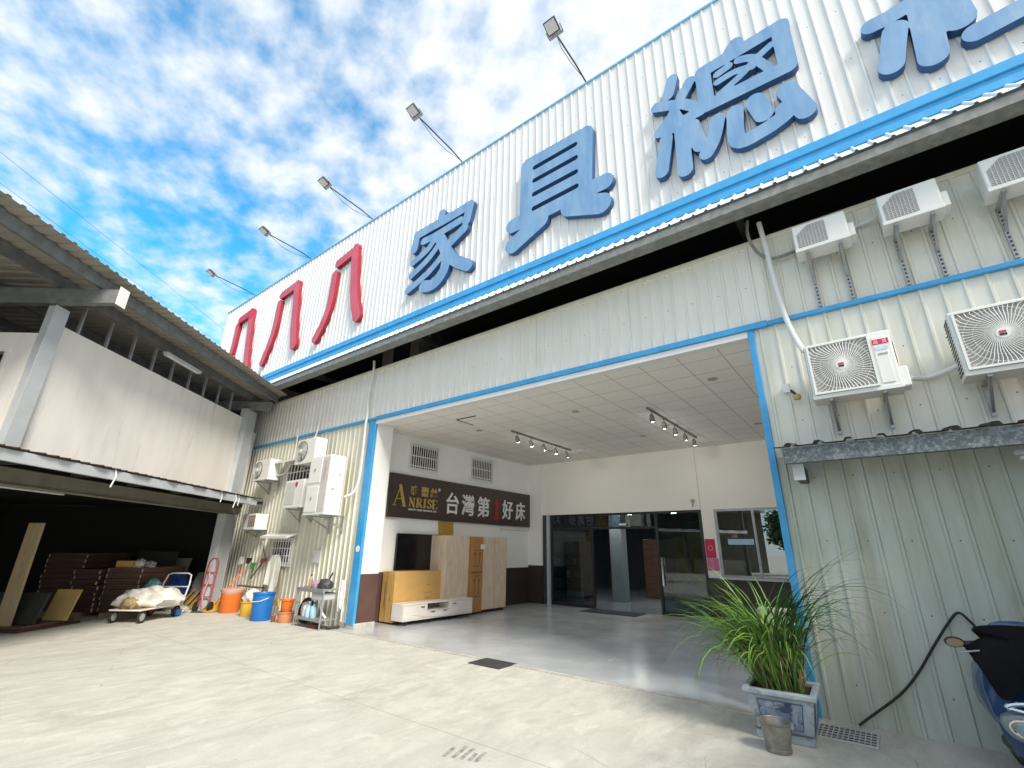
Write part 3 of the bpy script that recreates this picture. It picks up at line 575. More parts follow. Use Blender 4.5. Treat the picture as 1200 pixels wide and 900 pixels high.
def letter(key, label, mf, ms, cuts=(), split=None):
    loops = sdf_letter(STROKES[key], cuts, wk={'zong': .66, 'pi': .74, 'jia': .84, 'ba1': .82, 'ba2': .82, 'ba3': .82}.get(key, .95))
    xs = [p[0] for l in loops for p in l]; zs = [p[1] for l in loops for p in l]
    cx_, cz_ = (min(xs)+max(xs))/2, min(zs)
    loops = [[(p[0]-cx_, p[1]-cz_) for p in l] for l in loops]
    me = outline_mesh('raised_character', loops, LD, 0)
    me.materials.append(mf); me.materials.append(ms)
    if split: me.materials.append(split[1])
    for p in me.polygons:
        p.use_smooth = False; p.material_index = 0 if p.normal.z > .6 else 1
        if split and p.center.y+cz_ > split[0] and p.normal.z > .6: p.material_index = 2
    o = bpy.data.objects.new('raised_character', me); COL.objects.link(o); o.parent = board
    pos = Vector((cx_, SY-.022-LD/2, cz_)) - board.location
    o.matrix_local = Matrix.Translation(pos) @ Matrix.Rotation(R(90), 4, 'X')
    o['label'] = label
letter('jia', 'blue raised character with sweeping left strokes, nearest the red ones', M['letter_blue'], M['letter_blue_side'])
letter('ju', 'blue raised box-shaped character with four slots', M['letter_blue'], M['letter_blue_side'], cuts=STROKES['ju_cut'])
letter('zong', 'large blue raised character of many strokes beside the box-shaped one', M['letter_blue'], M['letter_blue_side'])
letter('pi', 'blue raised character cut off by the picture edge', M['letter_blue'], M['letter_blue_side'])
letter('ba3', 'faded red raised two-stroke character next to the blue ones', M['letter_red'], M['letter_red_side'])
letter('ba2', 'faded red raised two-stroke character in the middle of three', M['letter_red'], M['letter_red_side'])
letter('ba1', 'red raised two-stroke character with a brighter top bar at the far end', M['letter_red'], M['letter_red_side'], split=(9.48, M['letter_red_new']))

# floodlights on arms
def floodlight(x, label, droop, ln=1.62):
    t = thing('floodlight', label, 'floodlight', (x, SY+.06, 10.70), 0, 'floodlights along the top of the sign board')
    b = MB(); b.tube([(0, .03, -.12), (0, 0, .10), (0, -.4, .17-droop*.2), (0, .17-ln, .24-droop)], .017, 8); b.build('arm', M['dark_steel'], t, local=True)
    h = MB(Matrix.Translation((0, -ln, .24-droop)) @ Matrix.Rotation(R(-24), 4, 'X')); h.box(-.125, .125, -.13, .12, .0, .05); h.box(-.10, .10, -.10, .09, .05, .08)
    for k in range(6): h.box(-.10+.035*k, -.085+.035*k, -.10, .09, .08, .10)
    hd = h.build('lamp_head', M['dark_steel'], t, local=True, bevel=.01)
    h = MB(Matrix.Translation((0, -ln, .24-droop)) @ Matrix.Rotation(R(-24), 4, 'X')); h.box(-.105, .105, -.11, .09, -.006, -.001); h.build('lens', M['lamp_off'], hd, local=True)
    h = MB(); h.bar((-.15, -ln+.16, .22-droop), (.15, -ln+.16, .22-droop), .04); h.bar((-.15, -ln+.16, .22-droop), (-.15, -ln+.04, .27-droop), .02); h.bar((.15, -ln+.16, .22-droop), (.15, -ln+.04, .27-droop), .02); h.build('bracket', M['steel'], t, local=True)
    h = MB(); h.tube([(.0, -ln+.2, .22-droop), (.02, -1.0, .02-droop), (.02, -.6, -.02-droop*.5), (.01, -.1, .08)], .006, 5); h.build('wire', M['black'], t, local=True)
floodlight(-3.12, 'dark floodlight on a drooping arm above the blue box-shaped character', .10, 1.30)
floodlight(-6.63, 'dark floodlight on a thin arm above the blue character nearest the red ones', 0)
floodlight(-10.25, 'dark floodlight on a thin arm above the red character next to the blue ones', 0)
floodlight(-13.6, 'dark floodlight on a thin arm above the middle red character', .03)
floodlight(-17.62, 'farthest dark floodlight, above the red character at the far end of the sign', 0)

tm = MB()
for k, (dx, ln_) in enumerate(((0, .20), (.09, .26), (.17, .24), (.25, .15), (.31, .20))): tm.poly([(-3.35+dx*.9, 3.42+dx*.3, .003), (-3.31+dx*.9, 3.42+dx*.3, .003), (-3.33+dx*.9-ln_*.2, 3.42+dx*.3+ln_, .003), (-3.37+dx*.9-ln_*.2, 3.42+dx*.3+ln_, .003)])
tag(tm.build('ground_stain', mat('tyre_rubber_stain', (.15, .145, .135), .8, c2=(.36, .35, .32), scale=14, amt=.9), at=(-3.2, 3.5, 0)), kind='structure')

# ------------------------------------------------------------------ shed on the left (local x = t towards the yard, y = s along its front)
SR = R(38.5); SM = Matrix.Rotation(SR, 4, 'Z')
def sw(t, s, z=0): return tuple(SM @ Vector((t, s, z)))
shed = thing('storage_shed', 'two storey grey shed with pale panels, overhanging corrugated roof and dark open ground floor', 'building', sw(-8.0, 10.5), SR)
wall_s = lambda t, y=6.62: (y - .6225*t)/.7826          # where the shed runs into the store wall
def sb(name, m, boxes, bevel=0, parent=shed):
    b = MB(SM)
    for q in boxes: b.box(*q)
    return b.build(name, m, parent, bevel=bevel)
sb('precast_panel', M['concrete_panel'], [(-8.14, -8.0, 7.58, 13.72, 3.0, 5.32)])
sb('precast_panel', M['concrete_panel'], [(-8.14, -8.03, 14.28, 14.7, 3.0, 5.05)])
# end wall facing the yard entrance, with an opening
sb('end_wall', M['concrete_panel'], [(-8.35, -8.02, 7.30, 7.42, 3.0, 5.02), (-16, -8.35, 7.30, 7.42, 4.66, 5.02), (-16, -10.6, 7.30, 7.42, 3.0, 4.66), (-10.6, -8.35, 7.30, 7.42, 3.0, 3.2)])
sb('opening_frame', M['concrete_panel'], [(-8.41, -8.35, 7.27, 7.30, 3.2, 4.72), (-10.6, -8.41, 7.27, 7.30, 4.66, 4.72)])
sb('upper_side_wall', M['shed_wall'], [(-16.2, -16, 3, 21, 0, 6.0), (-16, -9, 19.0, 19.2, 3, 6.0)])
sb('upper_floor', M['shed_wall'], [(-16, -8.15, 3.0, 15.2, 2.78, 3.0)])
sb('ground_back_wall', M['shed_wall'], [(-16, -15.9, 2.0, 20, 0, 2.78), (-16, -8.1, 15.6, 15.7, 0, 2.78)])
# posts: H sections
def hpost(t, s, z0, z1, wdt=.46, dpt=.30):
    b = MB(SM); b.box(t-.02, t, s-wdt/2, s+wdt/2, z0, z1); b.box(t-dpt, t-dpt+.02, s-wdt/2, s+wdt/2, z0, z1); b.box(t-dpt+.02, t-.02, s-.012, s+.012, z0, z1)
    return b.build('steel_post', M['steel_paint'], shed)
def bpost(t, s0, s1, z0, z1):
    b = MB(SM); b.box(t-.22, t, s0, s1, z0, z1); b.box(t, t+.012, s0, s0+.02, z0, z1); b.box(t, t+.012, s1-.02, s1, z0, z1); return b.build('steel_post', M['steel_paint'], shed, bevel=.006)
b = MB(SM); b.box(-8.02, -7.87, 7.31, 7.50, 3.0, 5.56); b.box(-7.87, -7.855, 7.27, 7.54, 3.0, 5.56); b.build('steel_post', M['steel_paint'], shed, bevel=.004)
bpost(-7.86, 13.72, 14.22, 2.95, 5.6)
bpost(-7.90, 13.76, 14.34, 0, 2.5)
# clerestory mullions and head beam
for s in np.arange(8.0, 13.6, .635): b = MB(SM); b.box(-8.08, -8.03, s-.02, s+.02, 5.32, 5.90); b.build('mullion', M['steel'], shed)
# rafters
def rafter(s):
    b = MB(SM); t0, t1 = -15.5, -6.80
    b.add([(t0, s-.06, 5.42), (t1, s-.06, 5.60), (t1, s-.06, 5.86), (t0, s-.06, 5.86), (t0, s+.06, 5.42), (t1, s+.06, 5.60), (t1, s+.06, 5.86), (t0, s+.06, 5.86)],
          [(0, 1, 2, 3), (7, 6, 5, 4), (0, 4, 5, 1), (1, 5, 6, 2), (2, 6, 7, 3), (3, 7, 4, 0)])
    o = b.build('rafter', M['beam_grey'], shed)
    q = MB(SM); q.box(t1, t1+.015, s-.10, s+.10, 5.56, 5.90); q.build('end_plate', M['white_paint'], o); return o
rafter(7.30)
b = MB(SM); b.box(-15, -7.3, 13.92, 14.04, 5.62, 5.88); b.build('rafter', M['soffit'], shed)
# purlins
zr = lambda t: 6.11 - (t+7)*.012
sp = MB(SM)
for t, s1 in ((-7.18, 14.05), (-7.92, 14.6), (-9.3, 15.8), (-10.8, 17), (-12.4, 18), (-14, 19)):
    z = zr(t)-.012; q = MB(SM); q.box(t-.005, t, 1.5, s1, z-.20, z); q.box(t-.07, t-.005, 1.5, s1, z-.20, z-.194); q.box(t-.07, t-.005, 1.5, s1, z-.006, z)
    q.build('purlin', M['beam_grey'], shed)
# roof sheet (ribs run across the eave)
rfn = lambda u, v, h: tuple(SM @ Vector((v, u, zr(v)+h)))
tmax = lambda s: min(-6.88, (6.60-.7826*s)/.6225)
MB().sheet(1.5, 19.5, lambda s: -16.2, tmax, rfn, pitch=.21, h=.028, rib=.05, sl=.025).build('roof_sheet', M['roof_under'], shed, smooth=20)
rfn2 = lambda u, v, h: tuple(SM @ Vector((v, u, zr(v)+h+.012)))
MB().sheet(1.5, 19.5, lambda s: -16.2, lambda s: tmax(s)-.004, rfn2, pitch=.21, h=.028, rib=.05, sl=.025).build('roof_sheet', M['roof_under'], shed, smooth=20)
# awning above the ground floor
aw = 14.0
sb('awning_beam', M['steel_paint'], [(-7.12, -7.06, 1.5, 13.72, 2.735, 2.90)], bevel=.006)
afn = lambda u, v, h: tuple(SM @ Vector((v, u, 2.93+h+(-7.1-v)*.10)))
MB().sheet(1.5, 13.85, lambda s: -7.99, lambda s: min(-7.02+.03*math.sin(s*7)+.02*math.sin(s*17), (6.6-.7826*s)/.6225), afn, pitch=.21, h=.02).build('awning_sheet', M['rust'], shed)
b = MB(SM)
for s in np.arange(2.0, 14.2, 1.35): b.box(-7.98, -7.13, s-.03, s+.03, 2.80, 2.88)
b.build('awning_bracket', M['dark_steel'], shed)
sb('main_beam', M['olive'], [(-8.05, -7.92, 1.5, 14.4, 2.50, 2.53), (-8.05, -7.92, 1.5, 14.4, 2.75, 2.78), (-8.0, -7.96, 1.5, 14.4, 2.53, 2.75)], bevel=.004)
for s, q in ((8.55, .2), (11.9, .1), (12.55, .24), (12.7, .12)):
    b = MB(SM); b.tube([(-7.05, s, 2.92), (-7.03, s+.03, 2.80), (-7.04, s+.06-q*.4, 2.72-q*.6)], .012, 6); tag(b.build('hanging_strap', M['paper'], shed))
# fluorescent tubes
def tube_lamp(name, label, loc, rz, L_):
    t = thing(name, label, 'lamp', loc, rz)
    b = MB(); b.box(-.05, .05, -L_/2, L_/2, .0, .05); b.build('housing', M['steel_paint'], t, local=True, bevel=.005)
    for x in (-.03, .03):
        q = MB(); q.cyl((x, -L_/2+.03, -.02), (x, L_/2-.03, -.02), .014, n=10); q.build('tube', M['paper'], t, local=True)
tube_lamp('fluorescent_lamp', 'twin tube lamp under the shed roof, above the precast panel', sw(-7.62, 10.25, 5.66), SR, 1.25)
tube_lamp('fluorescent_lamp', 'dim twin tube lamp hanging inside the dark shed opening', sw(-9.2, 9.4, 2.62), SR, 1.3)

# ------------------------------------------------------------------ canopy on the right wall
can = thing('wall_canopy', 'low lean-to canopy with corrugated edge and mottled steel channel on the right wall', 'canopy', (2.2, 6.6, 2.6))
b = MB(); b.box(-.775, 5.4, 6.13, 6.138, 2.625, 2.80); b.box(-.775, 5.4, 6.138, 6.21, 2.625, 2.634); b.box(-.775, 5.4, 6.20, 6.21, 2.634, 2.66); b.build('channel', M['galv'], can, bevel=.002)
cfn = lambda u, v, h: (u, 6.07+v*.60, 2.812+h+v*.10)
MB().sheet(-.88, 5.4, 0, 1, cfn, pitch=.285, phase=-.70, h=.034, rib=.05, sl=.022).build('roof_sheet', M['rust'], can, smooth=20)
cfn2 = lambda u, v, h: (u, 6.075+v*.59, 2.805+h+v*.10)
MB().sheet(-.875, 5.4, 0, 1, cfn2, pitch=.285, phase=-.70, h=.034, rib=.05, sl=.022).build('roof_underside', M['soffit'], can, smooth=20)
b = MB(); b.box(1.45, 5.4, 2.2, 6.05, 2.80, 2.815); b.build('shade_roof', M['rust'], can)  # unseen roof added to shade the scooter and lower wall
b = MB(); b.box(2.5, 2.53, .8, 6.6, 0, 2.8); b.build('shade_panel', M['sheet_old'], can)  # unseen panel added to block light from the right
for x in (1.5, 5.35): b = MB(); b.box(x-.04, x+.04, 2.25, 2.33, 0, 2.8); b.build('post', M['steel'], can)  # legs for the added shading roof
for x in (-.66, 1.6, 3.8):
    b = MB(); b.box(x-.045, x+.045, 6.215, 6.66, 2.45, 2.62); b.build('bracket_arm', M['dark_steel'], can, bevel=.003)
b = MB(); b.box(-.715, -.600, 6.205, 6.214, 2.44, 2.63); b.build('arm_plate', M['steel_paint'], can)
tube_lamp('fluorescent_lamp', 'tube lamp under the canopy on the right wall', (1.75, 6.33, 2.55), R(90), 1.3)

# ------------------------------------------------------------------ air conditioner outdoor units
def ac(label, x0, x1, z0, z1, yf, depth, style, group=None, foot=.35, arm=True, badge=None, cover=True, name='outdoor_unit'):
    w_, h_ = x1-x0, z1-z0
    t = thing(name, label, 'air conditioner', ((x0+x1)/2, yf, z0), 0, group)
    b = MB(); b.box(-w_/2, w_/2, 0, depth, 0, h_); b.build('casing', M['plastic_white'], t, local=True, bevel=.016)
    b = MB(); b.box(-w_/2-.004, w_/2+.004, -.006, depth+.004, -.003, .045); b.build('base_rim', M['plastic_white'], t, local=True, bevel=.004)
    if style in ('square', 'round', 'half'):
        rad = h_*.40 if style != 'half' else h_*.40; cxx = {'square': -w_/2+h_*.49, 'round': -w_*.20, 'half': -w_*.24}[style]; cz = h_*.52
        b = MB(); b.cyl((cxx, -.002, cz), (cxx, -.005, cz), rad*1.06, n=40)
        if style == 'square': b.box(cxx-rad*1.12, cxx+rad*1.12, -.004, -.001, cz-rad*1.12, cz+rad*1.12)
        gl = b.build('fan_opening', M['grille_dark'] if style != 'square' else M['louvre'], t, local=True)
        b = MB()
        for k in range(5):
            a = 2*math.pi*k/5; pts = [(cxx+math.cos(a+q)*r_, -.0065, cz+math.sin(a+q)*r_) for q, r_ in ((0, .03), (.1, rad*.95), (.75, rad*.95), (.5, .03))]
            b.prism(pts, (0, -.002, 0))
        b.build('fan_blade', M['louvre'], gl, local=True)
        g_ = MB(); e_ = rad*1.12
        if style == 'square':
            for a_, c_, d_, f_ in ((-e_, e_, -e_, -e_+.022), (-e_, e_, e_-.022, e_), (-e_, -e_+.022, -e_+.022, e_-.022), (e_-.022, e_, -e_+.022, e_-.022)): g_.box(cxx+a_, cxx+c_, -.030, -.004, cz+d_, cz+f_)
            n = 54
            for k in range(n):
                a = 2*math.pi*k/n; pa = []
                for q in range(6):
                    f = q/5; r_ = .045+(rad*1.40-.045)*f; an = a+.42*math.sin(f*2.2)
                    x_, z_ = math.cos(an)*r_, math.sin(an)*r_; mx_ = max(abs(x_), abs(z_))
                    if mx_ > e_-.015: sc = (e_-.015)/mx_; x_ *= sc; z_ *= sc
                    pa.append((cxx+x_, -.022-.012*(1-f), cz+z_))
                g_.tube(pa, .0042, 4, caps=False)
            for r_ in (rad*.45, rad*.75, rad*1.0): g_.tube([(cxx+math.cos(2*math.pi*k/36)*r_, -.022, cz+math.sin(2*math.pi*k/36)*r_) for k in range(37)], .003, 4, caps=False)
        else:
            for r_ in np.linspace(.06, rad, 9): g_.tube([(cxx+math.cos(2*math.pi*k/32)*r_, -.020, cz+math.sin(2*math.pi*k/32)*r_) for k in range(33)], .004, 4, caps=False)
            for k in range(12): a = 2*math.pi*k/12; g_.bar((cxx, -.018, cz), (cxx+math.cos(a)*rad, -.018, cz+math.sin(a)*rad), .008)
        gr = g_.build('fan_grille', M['plastic_white'] if style == 'square' else M['grille'], t, local=True)
        b = MB(); b.cyl((cxx, -.026, cz), (cxx, -.040, cz), .052, n=20); bd = b.build('badge', M['paper'], gr, local=True)
        if style == 'square':
            b = MB(); b.box(cxx-.026, cxx+.026, -.044, -.0405, cz+.004, cz+.026); b.build('badge_mark', M['poster_red'], bd, local=True)
            b = MB(); b.box(cxx-.026, cxx+.026, -.044, -.0405, cz-.024, cz-.003); b.build('badge_mark', M['black'], bd, local=True)
            xs_ = cxx+e_+.02
            b = MB(); b.box(xs_, w_/2-.05, -.010, -.001, .07, h_-.06); b.build('front_panel', M['plastic_white'], t, local=True, bevel=.006)
            b = MB(); b.box(w_/2, w_/2+.075, .05, depth-.03, .02, h_*.36); b.build('valve_cover', M['plastic_white'], t, local=True, bevel=.012)
            b = MB(); b.prism([(w_/2-.002, .04, h_*.42), (w_/2-.002, .09, h_*.48), (w_/2-.002, .09, h_*.74), (w_/2-.002, .04, h_*.80)], (.012, 0, 0)); b.build('handle_recess', M['black'], t, local=True)
            b = MB()
            for k in range(16): z = .06+k*(h_-.12)/15; b.box(-w_/2-.008, -w_/2-.001, .06, depth-.02, z, z+.008)
            b.build('side_fins', M['dark_steel'], t, local=True)
    elif style == 'louver':
        pts = [(-w_*.43, .10), (w_*.12, .10), (w_*.12, .90), (-w_*.20, .90), (-w_*.43, .62)]
        b = MB(); b.prism([(x, -.001, z*h_) for x, z in pts], (0, -.003, 0)); lo = b.build('louvre_panel', M['louvre'], t, local=True)
        b = MB()
        for k in range(1, 9):
            x = -w_*.43+k*w_*.55/9; top = .90 if x > -w_*.20 else .62+(x+w_*.43)/(w_*.23)*.28
            b.box(x-.003, x+.003, -.010, -.004, h_*.10, h_*top)
        for k in range(1, 14):
            z = .10+k*.80/14; xl = -w_*.43 if z < .62 else -w_*.43+(z-.62)/.28*w_*.23; b.box(xl, w_*.12, -.009, -.005, z*h_-.002, z*h_+.002)
        b.build('louvre_slats', M['grille'], lo, local=True)
        b = MB(); b.box(w_/2, w_/2+.06, .04, depth-.02, .03, h_*.55); b.build('valve_cover', M['plastic_white'], t, local=True, bevel=.01)
    elif style == 'tall':
        for k in range(2):
            z = .06+k*h_*.49; b = MB(); b.box(-w_/2+.04, w_*.12, -.014, -.001, z, z+h_*.43); p = b.build('fan_panel', M['white_paint'], t, local=True, bevel=.008)
            b = MB(); cx2 = -w_*.19; cz2 = z+h_*.22; b.prism([(cx2-.05, -.0145, cz2), (cx2, -.0145, cz2-.06), (cx2+.05, -.0145, cz2+.02), (cx2, -.0145, cz2+.07)], (0, -.003, 0)); b.build('badge', M['louvre'], p, local=True)
        b = MB(); b.box(w_*.14, w_*.46, -.006, -.001, .06, h_-.05); b.build('control_panel', M['grille'], t, local=True)
        b = MB(); b.box(w_*.24, w_*.36, -.010, -.0065, h_*.58, h_*.90); b.build('warning_label', mat('dusty_red_label', (.42, .16, .18), .6, c2=(.62, .45, .45), scale=30, amt=.9), t, local=True)
        b = MB(); b.box(w_/2, w_/2+.006, .1, .18, h_*.40, h_*.43); b.box(w_/2, w_/2+.006, .25, .33, h_*.66, h_*.68); b.build('side_handle', M['louvre'], t, local=True)
    elif style == 'slots':
        b = MB()
        for k in range(4): b.box(-w_*.02+k*w_*.125, w_*.08+k*w_*.125, -.004, -.001, .06, h_-.05)
        b.build('vent_slot', mat('rusty_vent', (.16, .10, .06), .8, c2=(.30, .22, .15), scale=9, amt=.8), t, local=True)
        b = MB(); b.box(-w_*.46, -w_*.22, -.006, -.001, .06, h_-.06); b.build('front_panel', M['grille'], t, local=True)
    elif style == 'plain':
        b = MB(); b.box(-w_*.42, w_*.10, -.008, -.001, .08, h_-.06); b.build('front_panel', M['grille'], t, local=True, bevel=.006)
        b = MB(); b.cyl((w_*.12, -.002, h_*.84), (w_*.12, -.010, h_*.84), .06, n=16); b.box(w_*.10, w_*.14, -.010, -.002, h_*.72, h_*.80); b.build('badge', M['poster_red'], t, local=True)
    dw = FY-.03-yf
    if arm:
        for x in (-w_*.30, w_*.30):
            b = MB(); b.box(x-.02, x+.02, .02, dw, -.032, -.003); b.box(x-.02, x+.02, dw-.03, dw, -foot, -.003)
            b.bar((x, .06, -.02), (x, dw-.02, -min(foot, .34)*.9), .026)
            if foot > .5:
                b.mi = 1
                for k in range(int(foot/.055)): b.box(x-.010, x+.010, dw-.0325, dw-.0302, -foot+.03+k*.055, -foot+.055+k*.055)
            br = b.build('bracket', [M['steel'], M['rust']], t, local=True, bevel=.002)
    return t
gU = 'small outdoor units in a row under the sign eave'
ac('small louvred outdoor unit under the eave, nearest the big white pipe', -.22, .36, 5.32, 5.71, 6.24, .27, 'louver', gU, foot=.63)
ac('small louvred outdoor unit, the middle one of the row under the eave', .68, 1.23, 5.32, 5.73, 6.24, .27, 'louver', gU, foot=.64)
ac('small louvred outdoor unit under the eave, cut by the picture edge', 1.58, 2.15, 5.33, 5.74, 6.24, .27, 'louver', gU, foot=.65)
gL = 'large fan units on the right wall'
acA = ac('large white outdoor unit with a red sticker and radial fan grille, above the canopy', -.37, .455, 3.35, 4.03, 6.24, .30, 'square', gL)
acB = ac('large white outdoor unit with radial fan grille and no sticker, cut by the picture edge', .945, 1.80, 3.36, 4.07, 6.24, .30, 'square', gL)
def text_mesh(body, size, extr=.002, offset=0, align='CENTER', xs=1.0):
    cu = bpy.data.curves.new('text', 'FONT'); cu.body = body; cu.size = size; cu.extrude = extr; cu.offset = offset; cu.align_x = align; cu.align_y = 'CENTER'; cu.resolution_u = 3
    me = curve_to_mesh('text', cu)
    if xs != 1.0:
        for v in me.vertices: v.co.x *= xs
    return me
def put_text(name, body, size, m, parent, origin, right, upv, extr=.002, offset=0, xs=1.0, fit=None):
    me = text_mesh(body, size, extr, offset, xs=xs)
    xs_ = [v.co.x for v in me.vertices]; ys_ = [v.co.y for v in me.vertices]; mx_, my_ = (min(xs_)+max(xs_))/2, (min(ys_)+max(ys_))/2
    fx = fit[0]/(max(xs_)-min(xs_)) if fit else 1; fy = fit[1]/(max(ys_)-min(ys_)) if fit else 1
    for v in me.vertices: v.co.x = (v.co.x-mx_)*fx; v.co.y = (v.co.y-my_)*fy
    me.materials.append(m); me.name = name
    o = bpy.data.objects.new(name, me); COL.objects.link(o)
    r_, u_ = Vector(right), Vector(upv); n_ = r_.cross(u_); og = Vector(origin)
    mw = Matrix(((r_.x, u_.x, n_.x, og.x), (r_.y, u_.y, n_.y, og.y), (r_.z, u_.z, n_.z, og.z), (0, 0, 0, 1)))
    if parent is not None: o.parent = parent; o.matrix_local = wmat(parent).inverted() @ mw
    else: o.matrix_world = mw
    return o
# sticker on the fan unit
b = MB(); b.box(.285, .43, 6.226, 6.2285, 3.87, 3.93); st = b.build('red_sticker', M['poster_red'], acA)
put_text('sticker_text', '品', .044, M['paper'], st, (.318, 6.2255, 3.90), (1, 0, 0), (0, 0, 1), .0004)
put_text('sticker_text', '質', .044, M['paper'], st, (.395, 6.2255, 3.90), (1, 0, 0), (0, 0, 1), .0004)
b = MB(); b.box(.30, .415, 6.2262, 6.2285, 3.805, 3.845); b.build('blue_label', mat('blue_label', (.25, .50, .72), .5, c2=(.6, .72, .8), scale=60, amt=.9), acA)
b = MB(); b.box(.315, .40, 6.2262, 6.2285, 3.745, 3.765); b.build('grey_label', M['louvre'], acA)
gW = 'outdoor units crowded on the cream wall beside the blue pillar'
ac('white outdoor unit with a round dark fan, highest on the cream wall', -11.95, -11.05, 3.66, 4.30, 6.15, .32, 'round', gW)
ac('white outdoor unit with a half hidden fan, nearest the shed roof', -14.35, -13.45, 3.42, 4.00, 6.22, .30, 'half', gW)
ac('white outdoor unit with a small red badge below the barred window', -12.35, -11.45, 2.58, 3.28, 6.22, .32, 'plain', gW)
ac('tall double outdoor unit with two square white panels beside the blue pillar', -10.92, -10.02, 2.35, 3.72, 6.02, .40, 'tall', gW, foot=.4)
ac('low grey white unit with rusty slots under the shed awning', -14.55, -13.75, 2.08, 2.50, 6.25, .35, 'slots', gW, foot=.2)

# ------------------------------------------------------------------ pipes and cables on the walls
def pipe(name, label, path, r_, m, cat='pipe'):
    P = [Vector(p) for p in path]; fine = []
    n = len(P)
    for i in range(n-1):
        p0, p1, p2, p3 = P[max(0, i-1)], P[i], P[i+1], P[min(n-1, i+2)]
        for k in range(6):
            t_ = k/6; fine.append(.5*((2*p1)+(p2-p0)*t_+(2*p0-5*p1+4*p2-p3)*t_**2+(3*p1-p0-3*p2+p3)*t_**3))
    fine.append(P[-1]); b = MB(); b.tube(fine, r_, 10)
    return tag(b.build(name, m, at=P[0]), label, cat)
pipe('drain_pipe', 'thick white pipe coming down from the eave to the stickered fan unit', [(-.60, 6.60, 6.20), (-.575, 6.58, 5.8), (-.54, 6.57, 5.0), (-.49, 6.55, 4.5), (-.43, 6.50, 4.22), (-.38, 6.46, 4.05)], .034, M['pvc'])
pipe('cable_bundle', 'grey cable loop hanging under the eave behind the thick white pipe', [(-.74, 6.60, 6.3), (-.76, 6.55, 6.0), (-.68, 6.56, 5.7), (-.52, 6.6, 5.56), (-.24, 6.62, 5.57)], .022, M['soffit'], 'cable')
pipe('coolant_pipe', 'white wrapped pipe between the first and second louvred units', [(.33, 6.5, 5.60), (.46, 6.62, 5.66), (.60, 6.62, 5.68), (.70, 6.5, 5.66)], .022, M['pvc'])
pipe('coolant_pipe', 'white wrapped pipe between the two large fan units', [(.53, 6.40, 3.48), (.66, 6.62, 3.51), (.82, 6.62, 3.54), (.96, 6.45, 3.55)], .028, M['pvc'])
pipe('drain_pipe', 'long white pipe down the ribbed wall left of the porch', [(-9.65, 6.60, 6.2), (-9.62, 6.60, 5.9), (-9.68, 6.60, 5.5), (-9.70, 6.60, 5.1), (-9.66, 6.60, 4.8), (-9.62, 6.56, 4.4), (-9.60, 6.56, 3.4), (-9.66, 6.52, 2.9), (-9.86, 6.40, 2.75)], .030, M['pvc'])
pipe('coolant_pipe', 'thin white pipe rising past the trim to the half hidden fan unit', [(-12.98, 6.62, 4.90), (-12.95, 6.62, 4.4), (-12.98, 6.6, 3.9), (-13.2, 6.55, 3.6), (-13.45, 6.45, 3.55)], .020, M['pvc'])
pipe('coolant_pipe', 'thin white pipe above the highest fan unit on the cream wall', [(-11.86, 6.62, 5.05), (-11.87, 6.60, 4.7), (-11.88, 6.55, 4.45), (-11.86, 6.45, 4.28)], .020, M['pvc'])
pipe('drain_hose', 'thin grey hose trailing down the cream wall from the slotted unit', [(-14.3, 6.6, 2.1), (-14.1, 6.62, 1.95), (-13.75, 6.64, 1.5), (-13.5, 6.64, 1.15), (-13.45, 6.64, .5)], .013, M['soffit'], 'hose')
pipe('cable_bundle', 'tangled orange brown cable beside the slotted unit under the awning', [(-14.95, 6.5, 2.42), (-14.8, 6.4, 2.25), (-14.55, 6.42, 2.30), (-14.6, 6.4, 2.08), (-14.4, 6.42, 1.98), (-14.25, 6.45, 2.1)], .024, M['ply'], 'cable')
pipe('black_hose', 'black hose climbing the ribbed wall from the drain grate', [(-.60, 6.60, .02), (-.50, 6.63, .10), (-.21, 6.645, .34), (-.02, 6.645, .56), (.13, 6.645, .78), (.30, 6.645, 1.02), (.40, 6.645, 1.13), (.46, 6.64, 1.08), (.52, 6.62, .98)], .0115, M['rubber'], 'hose')
# junction box with small camera on the right wall
jb = thing('junction_box', 'small white junction box with an ochre sensor beside the blue porch edge', 'junction box', (-.66, 6.66, 3.62))
b = MB(); b.box(-.70, -.62, 6.60, 6.68, 3.60, 3.72); b.build('box', M['plastic_white'], jb, bevel=.006)
b = MB(); b.tube([(-.62, 6.62, 3.62), (-.59, 6.60, 3.585), (-.57, 6.60, 3.55)], .018, 8); b.build('arm', M['black'], jb)
b = MB(); b.lathe((-.56, 6.59, 3.475), [(.0, 0), (.038, .01), (.046, .04), (.036, .07), (0, .08)], 14); b.build('sensor_head', M['ply'], jb)
# power lines in the sky
for dz, lab in ((0, 'lower thin power line crossing the sky over the shed roof'), (.9, 'upper thin power line crossing the sky over the shed roof')):
    A, B_ = Vector((-9.27, -14.05, 12.55+dz)), Vector((-43.5, 29, 12.55+dz)); b = MB()
    b.tube([A.lerp(B_, k/16) + Vector((0, 0, -1.0*(1-(k/8-1)**2)*.35)) for k in range(17)], .006, 5); tag(b.build('power_line', M['black'], at=A), lab, 'cable')

